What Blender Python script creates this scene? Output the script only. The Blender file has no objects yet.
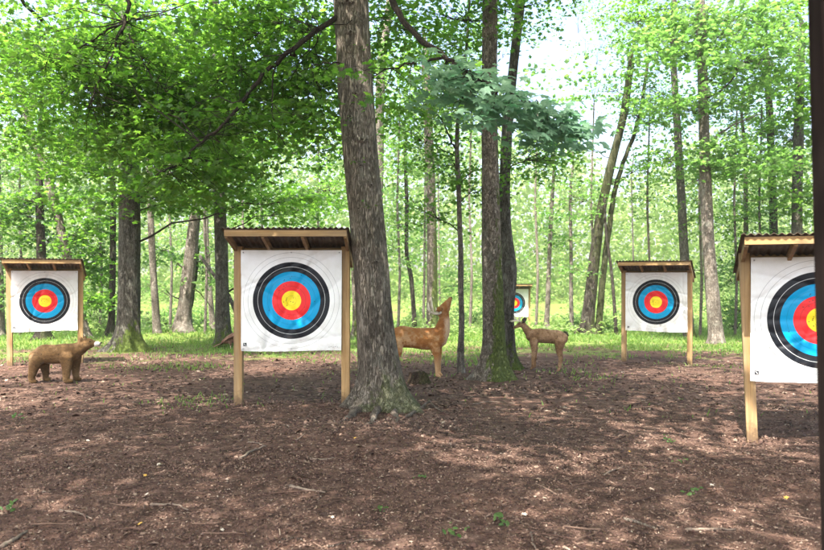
import bpy, math, random
import numpy as np
from mathutils import noise as mn, Vector

# ------------------------------------------------------------------ camera, world, sun, exposure
scene = bpy.context.scene
col = scene.collection
F_PX, HZ, CAMH = 750.0, 283.0, 1.55          # focal length and horizon measured on the 824 px wide photograph
cam_d = bpy.data.cameras.new("camera"); cam = bpy.data.objects.new("camera", cam_d); col.objects.link(cam)
cam.location = (0, 0, CAMH); cam.rotation_euler = (math.radians(90), 0, 0)
cam_d.sensor_width = 36; cam_d.lens = F_PX / 824 * 36
cam_d.shift_y = 8 / 824; cam_d.clip_end = 2000; cam_d.clip_start = 0.05
cam_d.dof.use_dof = True; cam_d.dof.focus_distance = 9.0; cam_d.dof.aperture_fstop = 3.2
scene.camera = cam

SUN_EL, SUN_AZ = math.radians(60), math.radians(203)      # azimuth of the sun, clockwise from +Y
world = bpy.data.worlds.new("World"); scene.world = world; world.use_nodes = True
wn = world.node_tree; bg = wn.nodes["Background"]
sky = wn.nodes.new("ShaderNodeTexSky"); sky.sky_type = 'NISHITA'; sky.sun_disc = False
sky.sun_elevation = SUN_EL; sky.sun_rotation = SUN_AZ; sky.air_density = 1.0; sky.dust_density = 6.0; sky.ozone_density = 1.0
wn.links.new(sky.outputs[0], bg.inputs[0]); bg.inputs[1].default_value = 0.15
sun_d = bpy.data.lights.new("sun", 'SUN'); sun = bpy.data.objects.new("sun", sun_d); col.objects.link(sun)
sun_d.energy = 3.9; sun_d.angle = math.radians(0.55); sun_d.color = (1.0, 0.95, 0.86)
sdir = Vector((math.sin(SUN_AZ) * math.cos(SUN_EL), math.cos(SUN_AZ) * math.cos(SUN_EL), math.sin(SUN_EL)))
sun.rotation_euler = sdir.to_track_quat('Z', 'Y').to_euler()
scene.view_settings.view_transform = 'Standard'; scene.view_settings.look = 'None'
scene.view_settings.exposure = 2.28; scene.view_settings.gamma = 1
scene.view_settings.use_curve_mapping = False
cy = scene.cycles
cy.max_bounces = 7; cy.diffuse_bounces = 4; cy.transmission_bounces = 5; cy.glossy_bounces = 2
cy.sample_clamp_indirect = 6; cy.use_denoising = True; cy.caustics_reflective = False; cy.caustics_refractive = False

rng = np.random.default_rng(7); random.seed(7)

# ------------------------------------------------------------------ terrain height and pixel helpers
def gz(x, y):
    s = -0.018 * max(0.0, min(y, 44) - 6)
    if y > 44: s += 0.02 * (y - 44)
    n = mn.noise(Vector((x * .35, y * .35, 3))) * .05 + mn.noise(Vector((x * 1.3, y * 1.3, 9))) * .018
    m = .16 * math.exp(-((x + .45) ** 2 + (y - 7.2) ** 2) / 1.3)          # low mound in front of the big maple
    m += .28 * math.exp(-((x + 7.6) / 3.2) ** 2 - ((y - 25) / 2.2) ** 2)     # litter bank behind the left trees
    m -= .11 * math.exp(-((x - 3.6) ** 2 + (y - 7.9) ** 2) / 1.2)
    m += .09 * math.exp(-((x + 1.5) / 1.5) ** 2 - ((y - 9.6) / .9) ** 2)
    return s + n + m
def P(px, py, Y): return np.array([(px - 412) / F_PX * Y, Y, CAMH + (HZ - py) / F_PX * Y])
def on_ground(px, py):
    Y = 3.0
    while Y < 70:
        if CAMH - (py - HZ) / F_PX * Y <= gz((px - 412) / F_PX * Y, Y): break
        Y += .02
    return np.array([(px - 412) / F_PX * Y, Y, gz((px - 412) / F_PX * Y, Y)])

# ------------------------------------------------------------------ mesh helpers
class MB:
    def __init__(s): s.V = []; s.T = []; s.M = []; s.n = 0
    def add(s, V, T, mat=0):
        V = np.asarray(V, float); T = np.asarray(T, int)
        if len(T) == 0: return
        s.V.append(V); s.T.append(T + s.n); s.M.append(np.full(len(T), mat)); s.n += len(V)
    def tube(s, pts, rad, n=8, mat=0, cap=True, flat=1.0):
        pts = np.asarray(pts, float); rad = np.broadcast_to(np.asarray(rad, float), (len(pts),))
        d = np.gradient(pts, axis=0); d /= np.linalg.norm(d, axis=1)[:, None] + 1e-9
        ref = np.array([0, 0, 1.0]) if abs(d[:, 2]).mean() < .8 else np.array([0, 1.0, 0])
        u = np.cross(d, ref); u /= np.linalg.norm(u, axis=1)[:, None] + 1e-9
        v = np.cross(u, d)
        a = np.arange(n) / n * 2 * np.pi
        R = pts[:, None, :] + rad[:, None, None] * (np.cos(a)[None, :, None] * u[:, None, :] + flat * np.sin(a)[None, :, None] * v[:, None, :])
        V = R.reshape(-1, 3); T = gridtris(len(pts), n)
        if cap:
            k = len(V); V = np.vstack([V, pts[:1], pts[-1:]]); i = np.arange(n); j = (i + 1) % n; b = (len(pts) - 1) * n
            T = np.vstack([T, np.stack([np.full(n, k), j, i], 1), np.stack([np.full(n, k + 1), b + i, b + j], 1)])
        s.add(V, T, mat)
    def box(s, c, size, rot=None, mat=0, bev=0.0):
        c = np.asarray(c, float); h = np.asarray(size, float) / 2
        if bev <= 0:
            V = np.array([[x, y, z] for x in (-1, 1) for y in (-1, 1) for z in (-1, 1)]) * h
            Q = [(0, 1, 3, 2), (4, 6, 7, 5), (0, 4, 5, 1), (2, 3, 7, 6), (0, 2, 6, 4), (1, 5, 7, 3)]
            T = [t for q in Q for t in ((q[0], q[1], q[2]), (q[0], q[2], q[3]))]
        else:                                           # chamfered long edges along the longest axis
            ax = int(np.argmax(h)); o = [i for i in range(3) if i != ax]; b = bev
            sec = [(h[o[0]] - b, h[o[1]]), (-h[o[0]] + b, h[o[1]]), (-h[o[0]], h[o[1]] - b), (-h[o[0]], -h[o[1]] + b),
                   (-h[o[0]] + b, -h[o[1]]), (h[o[0]] - b, -h[o[1]]), (h[o[0]], -h[o[1]] + b), (h[o[0]], h[o[1]] - b)]
            V = []
            for e in (-h[ax], h[ax]):
                for p, q in sec:
                    w = [0, 0, 0]; w[ax] = e; w[o[0]] = p; w[o[1]] = q; V.append(w)
            V = np.array(V + [[0, 0, 0], [0, 0, 0]], float); V[16, ax] = -h[ax]; V[17, ax] = h[ax]
            T = []
            for i in range(8):
                j = (i + 1) % 8; T += [(i, j, 8 + j), (i, 8 + j, 8 + i), (16, j, i), (17, 8 + i, 8 + j)]
        if rot is not None: V = V @ np.asarray(rot).T
        s.add(V + c, T, mat)
    def build(s, name, mats, parent=None, smooth=True, loc=None):
        V = np.vstack(s.V); T = np.vstack(s.T); M = np.concatenate(s.M)
        if loc is not None: V = V - np.asarray(loc)
        me = bpy.data.meshes.new(name)
        me.vertices.add(len(V)); me.vertices.foreach_set('co', V.astype(np.float32).ravel())
        me.loops.add(len(T) * 3); me.loops.foreach_set('vertex_index', T.astype(np.int32).ravel())
        me.polygons.add(len(T)); me.polygons.foreach_set('loop_start', (np.arange(len(T)) * 3).astype(np.int32))
        me.polygons.foreach_set('material_index', M.astype(np.int32))
        me.polygons.foreach_set('use_smooth', np.full(len(T), smooth))
        for m in (mats if isinstance(mats, (list, tuple)) else [mats]): me.materials.append(m)
        me.update(calc_edges=True); me.validate()
        o = bpy.data.objects.new(name, me); col.objects.link(o)
        if parent is not None: o.parent = parent
        elif loc is not None: o.location = loc
        return o
def gridtris(rows, n, closed=True):
    r = np.arange(rows - 1)[:, None]; i = np.arange(n if closed else n - 1)[None, :]; j = (i + 1) % n
    a = (r * n + i).ravel(); b = (r * n + j).ravel(); c = ((r + 1) * n + j).ravel(); d = ((r + 1) * n + i).ravel()
    return np.vstack([np.stack([a, b, c], 1), np.stack([a, c, d], 1)])
def ellip(mb, c, r, rot=None, n=12):
    th = np.linspace(0, math.pi, n); V = []
    for t_ in th:
        for a in np.arange(n) / n * 2 * math.pi: V.append((math.sin(t_) * math.cos(a), math.sin(t_) * math.sin(a), math.cos(t_)))
    V = np.array(V) * r
    if rot is not None: V = V @ np.asarray(rot).T
    mb.add(V + c, gridtris(n, n))
def rotz(a): c, s_ = math.cos(a), math.sin(a); return np.array([[c, -s_, 0], [s_, c, 0], [0, 0, 1]])
def rotx(a): c, s_ = math.cos(a), math.sin(a); return np.array([[1, 0, 0], [0, c, -s_], [0, s_, c]])
def tag(o, label=None, cat=None, group=None, kind=None):
    if label: o['label'] = label
    if cat: o['category'] = cat
    if group: o['group'] = group
    if kind: o['kind'] = kind
    return o
def empty(name, loc, rz=0):
    o = bpy.data.objects.new(name, None); col.objects.link(o); o.location = [float(v) for v in loc]; o.rotation_euler = (0, 0, rz)
    o.empty_display_size = .2
    return o

# ------------------------------------------------------------------ materials
class NT:
    def __init__(s, name):
        s.m = bpy.data.materials.new(name); s.m.use_nodes = True; s.t = s.m.node_tree; s.t.nodes.clear()
        s.out = s.n('ShaderNodeOutputMaterial')
    def n(s, ty, **kw):
        nd = s.t.nodes.new(ty)
        for k, v in kw.items(): setattr(nd, k, v)
        return nd
    def l(s, a, b): s.t.links.new(a, b)
    def coord(s, scale=(1, 1, 1), kind='Object'):
        tc = s.n('ShaderNodeTexCoord'); mp = s.n('ShaderNodeMapping'); mp.inputs['Scale'].default_value = scale
        s.l(tc.outputs[kind], mp.inputs[0]); return mp.outputs[0]
    def noise(s, vec, scale, detail=4, rough=.6, dist=0):
        nd = s.n('ShaderNodeTexNoise'); nd.inputs['Scale'].default_value = scale; nd.inputs['Detail'].default_value = detail
        nd.inputs['Roughness'].default_value = rough; nd.inputs['Distortion'].default_value = dist
        if vec is not None: s.l(vec, nd.inputs['Vector'])
        return nd.outputs['Fac']
    def ramp(s, fac, stops, interp='LINEAR'):
        r = s.n('ShaderNodeValToRGB'); r.color_ramp.interpolation = interp; e = r.color_ramp.elements
        while len(e) < len(stops): e.new(0.5)
        for el, (p, c) in zip(e, stops): el.position = p; el.color = (*c, 1) if len(c) == 3 else c
        s.l(fac, r.inputs[0]); return r.outputs[0]
    def mix(s, f, a, b, mode='MIX'):
        m = s.n('ShaderNodeMix', data_type='RGBA', blend_type=mode)
        for sock, v in ((m.inputs[0], f), (m.inputs[6], a), (m.inputs[7], b)):
            if isinstance(v, (int, float)): sock.default_value = v
            elif isinstance(v, tuple): sock.default_value = (*v, 1)
            else: s.l(v, sock)
        return m.outputs[2]
    def math(s, op, a, b=0.0, c=0.0):
        m = s.n('ShaderNodeMath', operation=op)
        for sock, v in zip(m.inputs, (a, b, c)):
            if isinstance(v, (int, float)): sock.default_value = v
            else: s.l(v, sock)
        return m.outputs[0]
    def bsdf(s, color, rough=.85, spec=.3, bump=None, bs=.5, bd=.02):
        b = s.n('ShaderNodeBsdfPrincipled')
        if isinstance(color, tuple): b.inputs['Base Color'].default_value = (*color, 1)
        else: s.l(color, b.inputs['Base Color'])
        if isinstance(rough, (int, float)): b.inputs['Roughness'].default_value = rough
        else: s.l(rough, b.inputs['Roughness'])
        b.inputs['Specular IOR Level'].default_value = spec
        if bump is not None:
            bp = s.n('ShaderNodeBump'); bp.inputs['Strength'].default_value = bs; bp.inputs['Distance'].default_value = bd
            s.l(bump, bp.inputs['Height']); s.l(bp.outputs[0], b.inputs['Normal'])
        s.l(b.outputs[0], s.out.inputs[0]); return b

def leaf_mat(name, cols, trans, tf=.5, rough=.45, spec=.4, back=None):
    t = NT(name); g = t.n('ShaderNodeNewGeometry')
    c = t.ramp(g.outputs['Random Per Island'], [(i / (len(cols) - 1), k) for i, k in enumerate(cols)])
    big = t.noise(t.coord((1, 1, 1)), .9, 2)
    c = t.mix(t.ramp(big, [(.35, (0, 0, 0)), (.7, (1, 1, 1))]), c, t.mix(1.0, c, (1.15, 1.1, .85), 'MULTIPLY'))
    if back: c = t.mix(g.outputs['Backfacing'], c, back)
    b = t.bsdf(c, rough, spec)
    tr = t.n('ShaderNodeBsdfTranslucent')
    tcol = t.mix(g.outputs['Random Per Island'], trans[0], trans[1]); t.l(tcol, tr.inputs[0])
    ms = t.n('ShaderNodeMixShader'); ms.inputs[0].default_value = tf
    t.l(b.outputs[0], ms.inputs[1]); t.l(tr.outputs[0], ms.inputs[2]); t.l(ms.outputs[0], t.out.inputs[0])
    return t.m
M_leaf = leaf_mat('maple_leaf', [(.028, .072, .012), (.036, .088, .014), (.048, .10, .018), (.062, .115, .022)], [(.13, .33, .03), (.24, .45, .05)], .58)
M_leaf_dark = leaf_mat('deep_green_leaf', [(.02, .055, .014), (.028, .07, .018), (.04, .085, .02)], [(.07, .22, .02), (.15, .34, .04)], .45)
M_leaf_light = leaf_mat('pale_green_leaf', [(.035, .085, .022), (.05, .10, .027), (.065, .115, .035)], [(.16, .37, .06), (.27, .48, .10)], .54)
M_leaf_far = leaf_mat('sun_tinted_far_leaf', [(.07, .11, .03), (.09, .13, .035), (.11, .14, .05)], [(.34, .54, .14), (.50, .66, .24)], .52)  # sunlight put into the colour: paler, yellower leaves for the distance
M_leaf_blue = leaf_mat('glaucous_leaf', [(.10, .185, .125), (.13, .22, .155), (.11, .195, .135)], [(.16, .42, .20), (.22, .50, .26)], .42, .55, .25)
M_grass = leaf_mat('grass_blade', [(.05, .11, .02), (.08, .15, .03), (.11, .16, .04)], [(.25, .45, .06), (.35, .5, .1)], .4, .6)

def bark_mat(name, c1, c2, c3, moss=0.0, mossh=.6, sx=14, sz=2.2, bd=.03, lichen=.3, mdir=(1, 0), moss_up=0.0):
    t = NT(name)
    v = t.coord((sx, sx, sz)); n1 = t.noise(v, 1.0, 6, .65, .4)
    n0 = t.noise(t.coord((sx * 1.9, sx * 1.9, sz * 1.3)), 1.0, 5, .7, 1.1)       # narrow broken furrows
    crack = t.ramp(t.math('ABSOLUTE', t.math('SUBTRACT', n0, .5)), [(0, (0, 0, 0)), (.07, (1, 1, 1))])
    plate = t.noise(t.coord((sx * .8, sx * .8, sz * 2.6)), 1.3, 4, .6, .5)
    h = t.math('ADD', t.math('MULTIPLY', crack, .36), t.math('ADD', t.math('MULTIPLY', n1, .55), t.math('MULTIPLY', plate, .35)))
    c = t.ramp(h, [(.38, c1), (.68, c2), (.95, c3)])
    c = t.mix(.7, c, t.ramp(t.noise(t.coord((2.2, 2.2, 1.1)), 1.2, 4, .6), [(.33, (.5, .48, .46)), (.52, (1, 1, 1)), (.68, (1.45, 1.4, 1.35))]), 'MULTIPLY')
    fine = t.noise(t.coord((40, 40, 18)), 1, 4)
    c = t.mix(.6, c, t.ramp(fine, [(.3, (.55, .55, .55)), (.7, (1.3, 1.28, 1.25))]), 'MULTIPLY')
    if lichen:
        l = t.ramp(t.noise(t.coord((3, 3, 2)), 1.6, 5, .7), [(.54, (0, 0, 0)), (.66, (1, 1, 1))])
        c = t.mix(t.math('MULTIPLY', l, lichen), c, (.30, .31, .26))
    if moss:
        sep = t.n('ShaderNodeSeparateXYZ'); t.l(t.coord(), sep.inputs[0])
        zf = t.n('ShaderNodeMapRange'); zf.inputs[1].default_value = 0; zf.inputs[2].default_value = mossh
        zf.inputs[3].default_value = 1; zf.inputs[4].default_value = moss_up; t.l(sep.outputs[2], zf.inputs[0])
        sd = t.math('ADD', t.math('MULTIPLY', sep.outputs[0], mdir[0]), t.math('MULTIPLY', sep.outputs[1], mdir[1]))
        s2 = t.math('ADD', t.math('MULTIPLY', sd, 2.2), t.math('MULTIPLY', zf.outputs[0], .75))
        mk = t.math('ADD', s2, t.math('MULTIPLY', t.math('SUBTRACT', t.noise(t.coord((6, 6, 3)), 1.3, 6, .7), .5), 3.4))
        mk = t.ramp(mk, [(.5, (0, 0, 0)), (.8, (1, 1, 1))])
        mc = t.ramp(fine, [(.3, (.03, .055, .008)), (.7, (.115, .165, .018))])
        c = t.mix(t.math('MULTIPLY', mk, moss), c, mc)
    t.bsdf(c, .92, .12, h, 1.0, bd * 1.6); return t.m
M_barkA = bark_mat('maple_bark', (.07, .057, .044), (.20, .17, .136), (.30, .262, .218), .42, 1.2, 17, 3.6, .03, .22, (.8, -.5), -1.2)
M_barkB = bark_mat('mossy_bark', (.055, .042, .033), (.185, .152, .124), (.34, .295, .25), .8, 2.4, 13, 7, .03, .35, (2.6, -1.3), -.05)
M_barkG = bark_mat('grey_bark', (.03, .026, .02), (.10, .092, .075), (.19, .18, .155), .85, 1.4, 15, 4, .025, .35, (.6, -.4), -.6)
M_barkP = bark_mat('pale_bark', (.06, .05, .04), (.17, .145, .12), (.29, .26, .225), 0, 1, 12, 6, .02, .4)
M_barkD = bark_mat('dark_bark', (.014, .011, .009), (.045, .037, .03), (.10, .088, .072), .25, .8, 15, 3, .02, .2)
M_twig = bark_mat('twig_bark', (.015, .011, .009), (.035, .027, .021), (.07, .055, .045), 0, 1, 20, 8, .006, 0)
M_root = bark_mat('root_bark', (.07, .055, .045), (.2, .16, .13), (.32, .27, .22), 0, 1, 18, 8, .02, .2)

def wood_mat(name, c1, c2, c3, ax=2, bd=.003):
    t = NT(name); sc = [26, 26, 26]; sc[ax] = 1.6
    n1 = t.noise(t.coord(tuple(sc)), 1, 5, .6, .8)
    c = t.ramp(n1, [(.3, c1), (.5, c2), (.72, c3)])
    kn = t.n('ShaderNodeTexVoronoi'); kn.inputs['Scale'].default_value = 3.1; t.l(t.coord(), kn.inputs['Vector'])
    c = t.mix(t.ramp(kn.outputs['Distance'], [(.03, (1, 1, 1)), (.075, (0, 0, 0))]), c, (.14, .065, .025))
    d = t.noise(t.coord((3, 3, 3)), 1.1, 4)
    c = t.mix(.5, c, t.ramp(d, [(.3, (.7, .68, .62)), (.65, (1.1, 1.1, 1.1))]), 'MULTIPLY')
    # greyed weathering in streaks, and mud splashed on the lowest part
    c = t.mix(t.math('MULTIPLY', t.ramp(t.noise(t.coord(tuple(v_ * .3 for v_ in sc)), 1.3, 5, .7), [(.42, (0, 0, 0)), (.7, (1, 1, 1))]), .6), c, (.19, .155, .115))
    if ax == 2:
        sp_ = t.n('ShaderNodeSeparateXYZ'); t.l(t.coord(), sp_.inputs[0]); lo = t.n('ShaderNodeMapRange'); lo.inputs[1].default_value = .32; lo.inputs[2].default_value = -.02; t.l(sp_.outputs[2], lo.inputs[0])
        c = t.mix(t.math('MULTIPLY', t.ramp(t.math('ADD', lo.outputs[0], t.math('MULTIPLY', t.math('SUBTRACT', t.noise(t.coord((9, 9, 9)), 1.5, 5, .7), .5), 1.6)), [(.45, (0, 0, 0)), (.9, (1, 1, 1))]), .7), c, (.07, .045, .032))
    t.bsdf(c, .78, .2, n1, .45, bd); return t.m
M_wood = {a: wood_mat('pine_lumber_' + 'xyz'[a], (.25, .145, .06), (.36, .225, .10), (.46, .31, .155), a) for a in (0, 1, 2)}
M_woodg = wood_mat('weathered_plywood', (.12, .09, .06), (.2, .15, .1), (.27, .21, .15), 0)
t = NT('stained_dark_post'); n_ = t.noise(t.coord((30, 30, 2)), 1, 5); t.bsdf(t.ramp(n_, [(.3, (.010, .007, .006)), (.7, (.022, .015, .013))]), .9, .05, n_, .3, .003); M_dark_post = t.m

def metal_roof():
    t = NT('weathered_roofing'); v = t.coord((3, 3, 3)); n = t.noise(v, 2.2, 6, .7)
    n2 = t.noise(t.coord((30, 3, 3)), 1, 4)
    c = t.ramp(n, [(.3, (.06, .042, .03)), (.5, (.13, .098, .072)), (.7, (.21, .17, .13))])
    c = t.mix(.5, c, t.ramp(n2, [(.3, (.6, .6, .6)), (.7, (1.25, 1.25, 1.25))]), 'MULTIPLY')
    t.bsdf(c, .62, .35, n, .2, .003); return t.m
M_roof = metal_roof()

def face_mat():
    t = NT('target_print'); R = .61
    sep = t.n('ShaderNodeSeparateXYZ'); t.l(t.coord(), sep.inputs[0])
    r = t.math('SQRT', t.math('ADD', t.math('POWER', sep.outputs[0], 2.0), t.math('POWER', sep.outputs[2], 2.0)))
    q = t.math('DIVIDE', r, R)
    Y, Rr, B, K, W = (.88, .70, .03), (.76, .028, .032), (.0, .30, .58), (.008, .010, .015), (.80, .806, .795)
    lw = .0042
    st = [(0, Y), (.2, Rr), (.4, B), (.6, K), (.8, W)]
    st2 = [(.7 - lw, (1, 1, 1)), (.7 + lw, (0, 0, 0))]
    c = t.ramp(q, st, 'CONSTANT')
    def ring(at, w): return t.math('COMPARE', q, at, w)
    c = t.mix(t.math('MULTIPLY', ring(.7, lw), .85), c, (.6, .62, .62))
    c = t.mix(t.math('MULTIPLY', ring(.1, .003), .6), c, (.25, .18, .02))
    c = t.mix(t.math('MULTIPLY', ring(.3, .003), .5), c, (.2, .01, .01))
    c = t.mix(t.math('MULTIPLY', ring(.5, .003), .5), c, (0, .08, .16))
    c = t.mix(t.math('MULTIPLY', ring(.9, .0035), .65), c, (.15, .16, .16))
    c = t.mix(t.math('MULTIPLY', ring(.998, .0035), .6), c, (.15, .16, .16))
    # arrow holes, denser near the middle
    vo = t.n('ShaderNodeTexVoronoi'); vo.inputs['Scale'].default_value = 26; vo.inputs['Randomness'].default_value = 1; t.l(t.coord((1, 0, 1)), vo.inputs['Vector'])
    hole = t.math('LESS_THAN', vo.outputs['Distance'], .17)
    wn_ = t.n('ShaderNodeTexWhiteNoise'); t.l(vo.outputs['Position'], wn_.inputs['Vector'])
    keep = t.math('LESS_THAN', t.math('ADD', wn_.outputs['Value'], t.math('MULTIPLY', q, 1.1)), .72)
    c = t.mix(t.math('MULTIPLY', t.math('MULTIPLY', hole, keep), .8), c, (.03, .025, .02))
    gr = t.noise(t.coord((1, 1, 1)), 3.5, 5, .65)
    c = t.mix(.6, c, t.ramp(gr, [(.35, (.84, .82, .78)), (.55, (1, 1, 1))]), 'MULTIPLY')
    low = t.n('ShaderNodeMapRange'); low.inputs[1].default_value = -.42; low.inputs[2].default_value = -.66; t.l(sep.outputs[2], low.inputs[0])
    c = t.mix(t.math('MULTIPLY', t.math('MULTIPLY', low.outputs[0], t.ramp(t.noise(t.coord((1, 1, 1)), 9, 5, .7), [(.42, (0, 0, 0)), (.7, (1, 1, 1))])), .55), c, (.32, .25, .19))
    wr = t.noise(t.coord((1, 1, 1)), 5, 3, .5, 1.2)
    t.bsdf(c, t.ramp(gr, [(.3, (.35, .35, .35)), (.7, (.55, .55, .55))]), .22, wr, .5, .012)
    return t.m
M_face = face_mat()
t = NT('printed_black'); t.bsdf((.02, .02, .025), .5, .4); M_black = t.m
t = NT('printed_white'); t.bsdf((.75, .75, .75), .5, .4); M_white = t.m
t = NT('printed_grey'); t.bsdf((.3, .3, .32), .5, .4); M_grey = t.m
t = NT('galvanised_screw'); t.bsdf((.35, .35, .36), .4, .6); M_screw = t.m

def ground_mat():
    t = NT('forest_floor'); co = t.coord()
    sep = t.n('ShaderNodeSeparateXYZ'); t.l(co, sep.inputs[0])
    n1 = t.noise(co, .55, 6, .6); n2 = t.noise(co, 7, 8, .7); n3 = t.noise(co, 38, 6, .75)
    c = t.ramp(n2, [(.28, (.026, .015, .011)), (.45, (.075, .043, .032)), (.6, (.13, .079, .060)), (.78, (.215, .142, .112))])
    c = t.mix(.75, c, t.ramp(n3, [(.3, (.4, .38, .36)), (.52, (1, 1, 1)), (.72, (1.9, 1.8, 1.7))]), 'MULTIPLY')
    c = t.mix(.8, c, t.ramp(n1, [(.32, (.55, .52, .48)), (.5, (.95, .95, .95)), (.68, (1.3, 1.2, 1.15))]), 'MULTIPLY')
    # grassy, mossy ground farther back, in uneven patches
    far = t.n('ShaderNodeMapRange'); far.inputs[1].default_value = 11; far.inputs[2].default_value = 24; t.l(sep.outputs[1], far.inputs[0])
    g = t.math('ADD', far.outputs[0], t.math('MULTIPLY', t.math('SUBTRACT', t.noise(co, .45, 6, .7), .55), 2.4))
    g = t.ramp(g, [(.42, (0, 0, 0)), (.75, (1, 1, 1))])
    gc = t.ramp(n3, [(.3, (.06, .09, .02)), (.6, (.13, .18, .04)), (.8, (.2, .2, .08))])
    c = t.mix(g, c, gc)
    h = t.math('ADD', t.math('MULTIPLY', n2, .7), t.math('MULTIPLY', n3, .5))
    t.bsdf(c, .95, .12, h, 1.0, .04); return t.m
M_ground = ground_mat()
def litter_mat():
    t = NT('dead_leaf_litter'); g = t.n('ShaderNodeNewGeometry')
    c = t.ramp(g.outputs['Random Per Island'], [(0, (.028, .014, .011)), (.35, (.07, .038, .029)), (.66, (.12, .072, .052)), (.90, (.165, .108, .08)), (.985, (.22, .16, .12)), (1, (.32, .26, .2))])
    t.bsdf(c, .8, .25); return t.m
M_litter = litter_mat()
t = NT('weathered_stick'); n_ = t.noise(t.coord((20, 20, 20)), 1, 5); t.bsdf(t.ramp(n_, [(.3, (.07, .05, .04)), (.7, (.22, .17, .13))]), .85, .2, n_, .5, .005); M_stick = t.m
t = NT('yellow_leaf'); t.bsdf((.42, .25, .05), .7, .3); M_yleaf = t.m

def foam_mat(name, c1, c2, c3, sc=6):
    t = NT(name); n1 = t.noise(t.coord((1, 1, 1)), sc, 5, .65); n2 = t.noise(t.coord((28, 60, 95)), 1, 4, .65, .8)
    c = t.ramp(n1, [(.3, c1), (.5, c2), (.7, c3)])
    c = t.mix(.75, c, t.ramp(n2, [(.32, (.55, .52, .5)), (.5, (1, 1, 1)), (.7, (1.4, 1.4, 1.4))]), 'MULTIPLY')
    c = t.mix(.7, c, t.ramp(t.noise(t.coord((1, 1, 1)), 14, 4, .7), [(.34, (.6, .57, .54)), (.5, (1, 1, 1)), (.66, (1.2, 1.22, 1.25))]), 'MULTIPLY')
    vo = t.n('ShaderNodeTexVoronoi'); vo.inputs['Scale'].default_value = 13; t.l(t.coord(), vo.inputs['Vector'])
    c = t.mix(t.math('MULTIPLY', t.math('LESS_THAN', vo.outputs['Distance'], .13), .75), c, (.02, .015, .012))
    t.bsdf(c, .85, .15, n2, 1.0, .012); return t.m
M_bear = foam_mat('bear_foam', (.075, .040, .017), (.13, .075, .032), (.20, .125, .065))
M_buck = foam_mat('buck_foam', (.22, .085, .025), (.34, .15, .045), (.5, .28, .12), 3.5)
M_doe = foam_mat('worn_deer_foam', (.12, .062, .03), (.215, .125, .066), (.32, .21, .13), 3.5)
def buck_mat():
    t = NT('painted_buck_foam'); sep = t.n('ShaderNodeSeparateXYZ'); t.l(t.coord(), sep.inputs[0]); n1 = t.noise(t.coord((1, 1, 1)), 4.5, 5, .7); n2 = t.noise(t.coord((28, 60, 95)), 1, 4, .65, .8)
    def mr(sock, a, b):
        m = t.n('ShaderNodeMapRange'); m.inputs[1].default_value = a; m.inputs[2].default_value = b; t.l(sock, m.inputs[0]); return m.outputs[0]
    jit = t.math('MULTIPLY', t.math('SUBTRACT', n1, .5), .25)
    X = t.math('ADD', sep.outputs[0], jit); Z = t.math('ADD', sep.outputs[2], jit)
    c = t.ramp(n1, [(.35, (.24, .085, .022)), (.5, (.36, .15, .045)), (.62, (.55, .33, .17))])
    c = t.mix(t.math('MULTIPLY', mr(Z, .72, .86), .55), c, (.19, .07, .022))
    c = t.mix(t.math('MULTIPLY', t.math('MULTIPLY', mr(X, .31, .38), mr(Z, 1.10, 1.02)), .75), c, (.62, .45, .31))
    c = t.mix(t.math('MULTIPLY', mr(Z, .42, .25), .6), c, (.52, .33, .18))
    c = t.mix(.6, c, t.ramp(n2, [(.32, (.6, .57, .55)), (.5, (1, 1, 1)), (.7, (1.3, 1.3, 1.3))]), 'MULTIPLY')
    t.bsdf(c, .8, .2, n2, 1.0, .01); return t.m
M_cream = foam_mat('cream_foam', (.55, .42, .28), (.66, .52, .36), (.72, .6, .45))
M_muz = foam_mat('pale_muzzle', (.4, .36, .31), (.52, .48, .43), (.6, .57, .53))
M_nose = foam_mat('black_nose', (.01, .01, .01), (.015, .013, .012), (.02, .02, .02))
M_antler = foam_mat('antler_bone', (.55, .47, .35), (.7, .62, .5), (.8, .74, .62))
M_turkey = foam_mat('turkey_feather', (.07, .035, .025), (.16, .08, .055), (.3, .2, .15), 9)

# ------------------------------------------------------------------ ground sheet
def ground():
    nx, ny = 420, 520
    u = np.linspace(-1, 1, nx); xs = np.sinh(u * 4.6) / np.sinh(4.6) * 420
    v = np.linspace(0, 1, ny); ys = 3 + np.sinh((v - .12) * 5.3) / np.sinh(.88 * 5.3) * 600
    V = np.empty((ny, nx, 3))
    for j, y in enumerate(ys):
        for i, x in enumerate(xs):
            z = gz(x, y)
            if -8 < x < 9 and 2.5 < y < 14:
                z += mn.noise(Vector((x * 5, y * 5, 1))) * .012 + mn.noise(Vector((x * 14, y * 14, 5))) * .007
            V[j, i] = (x, y, z)
    m = MB(); m.add(V.reshape(-1, 3), gridtris(ny, nx, False)); o = m.build('ground', M_ground); o['kind'] = 'structure'
ground()

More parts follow.
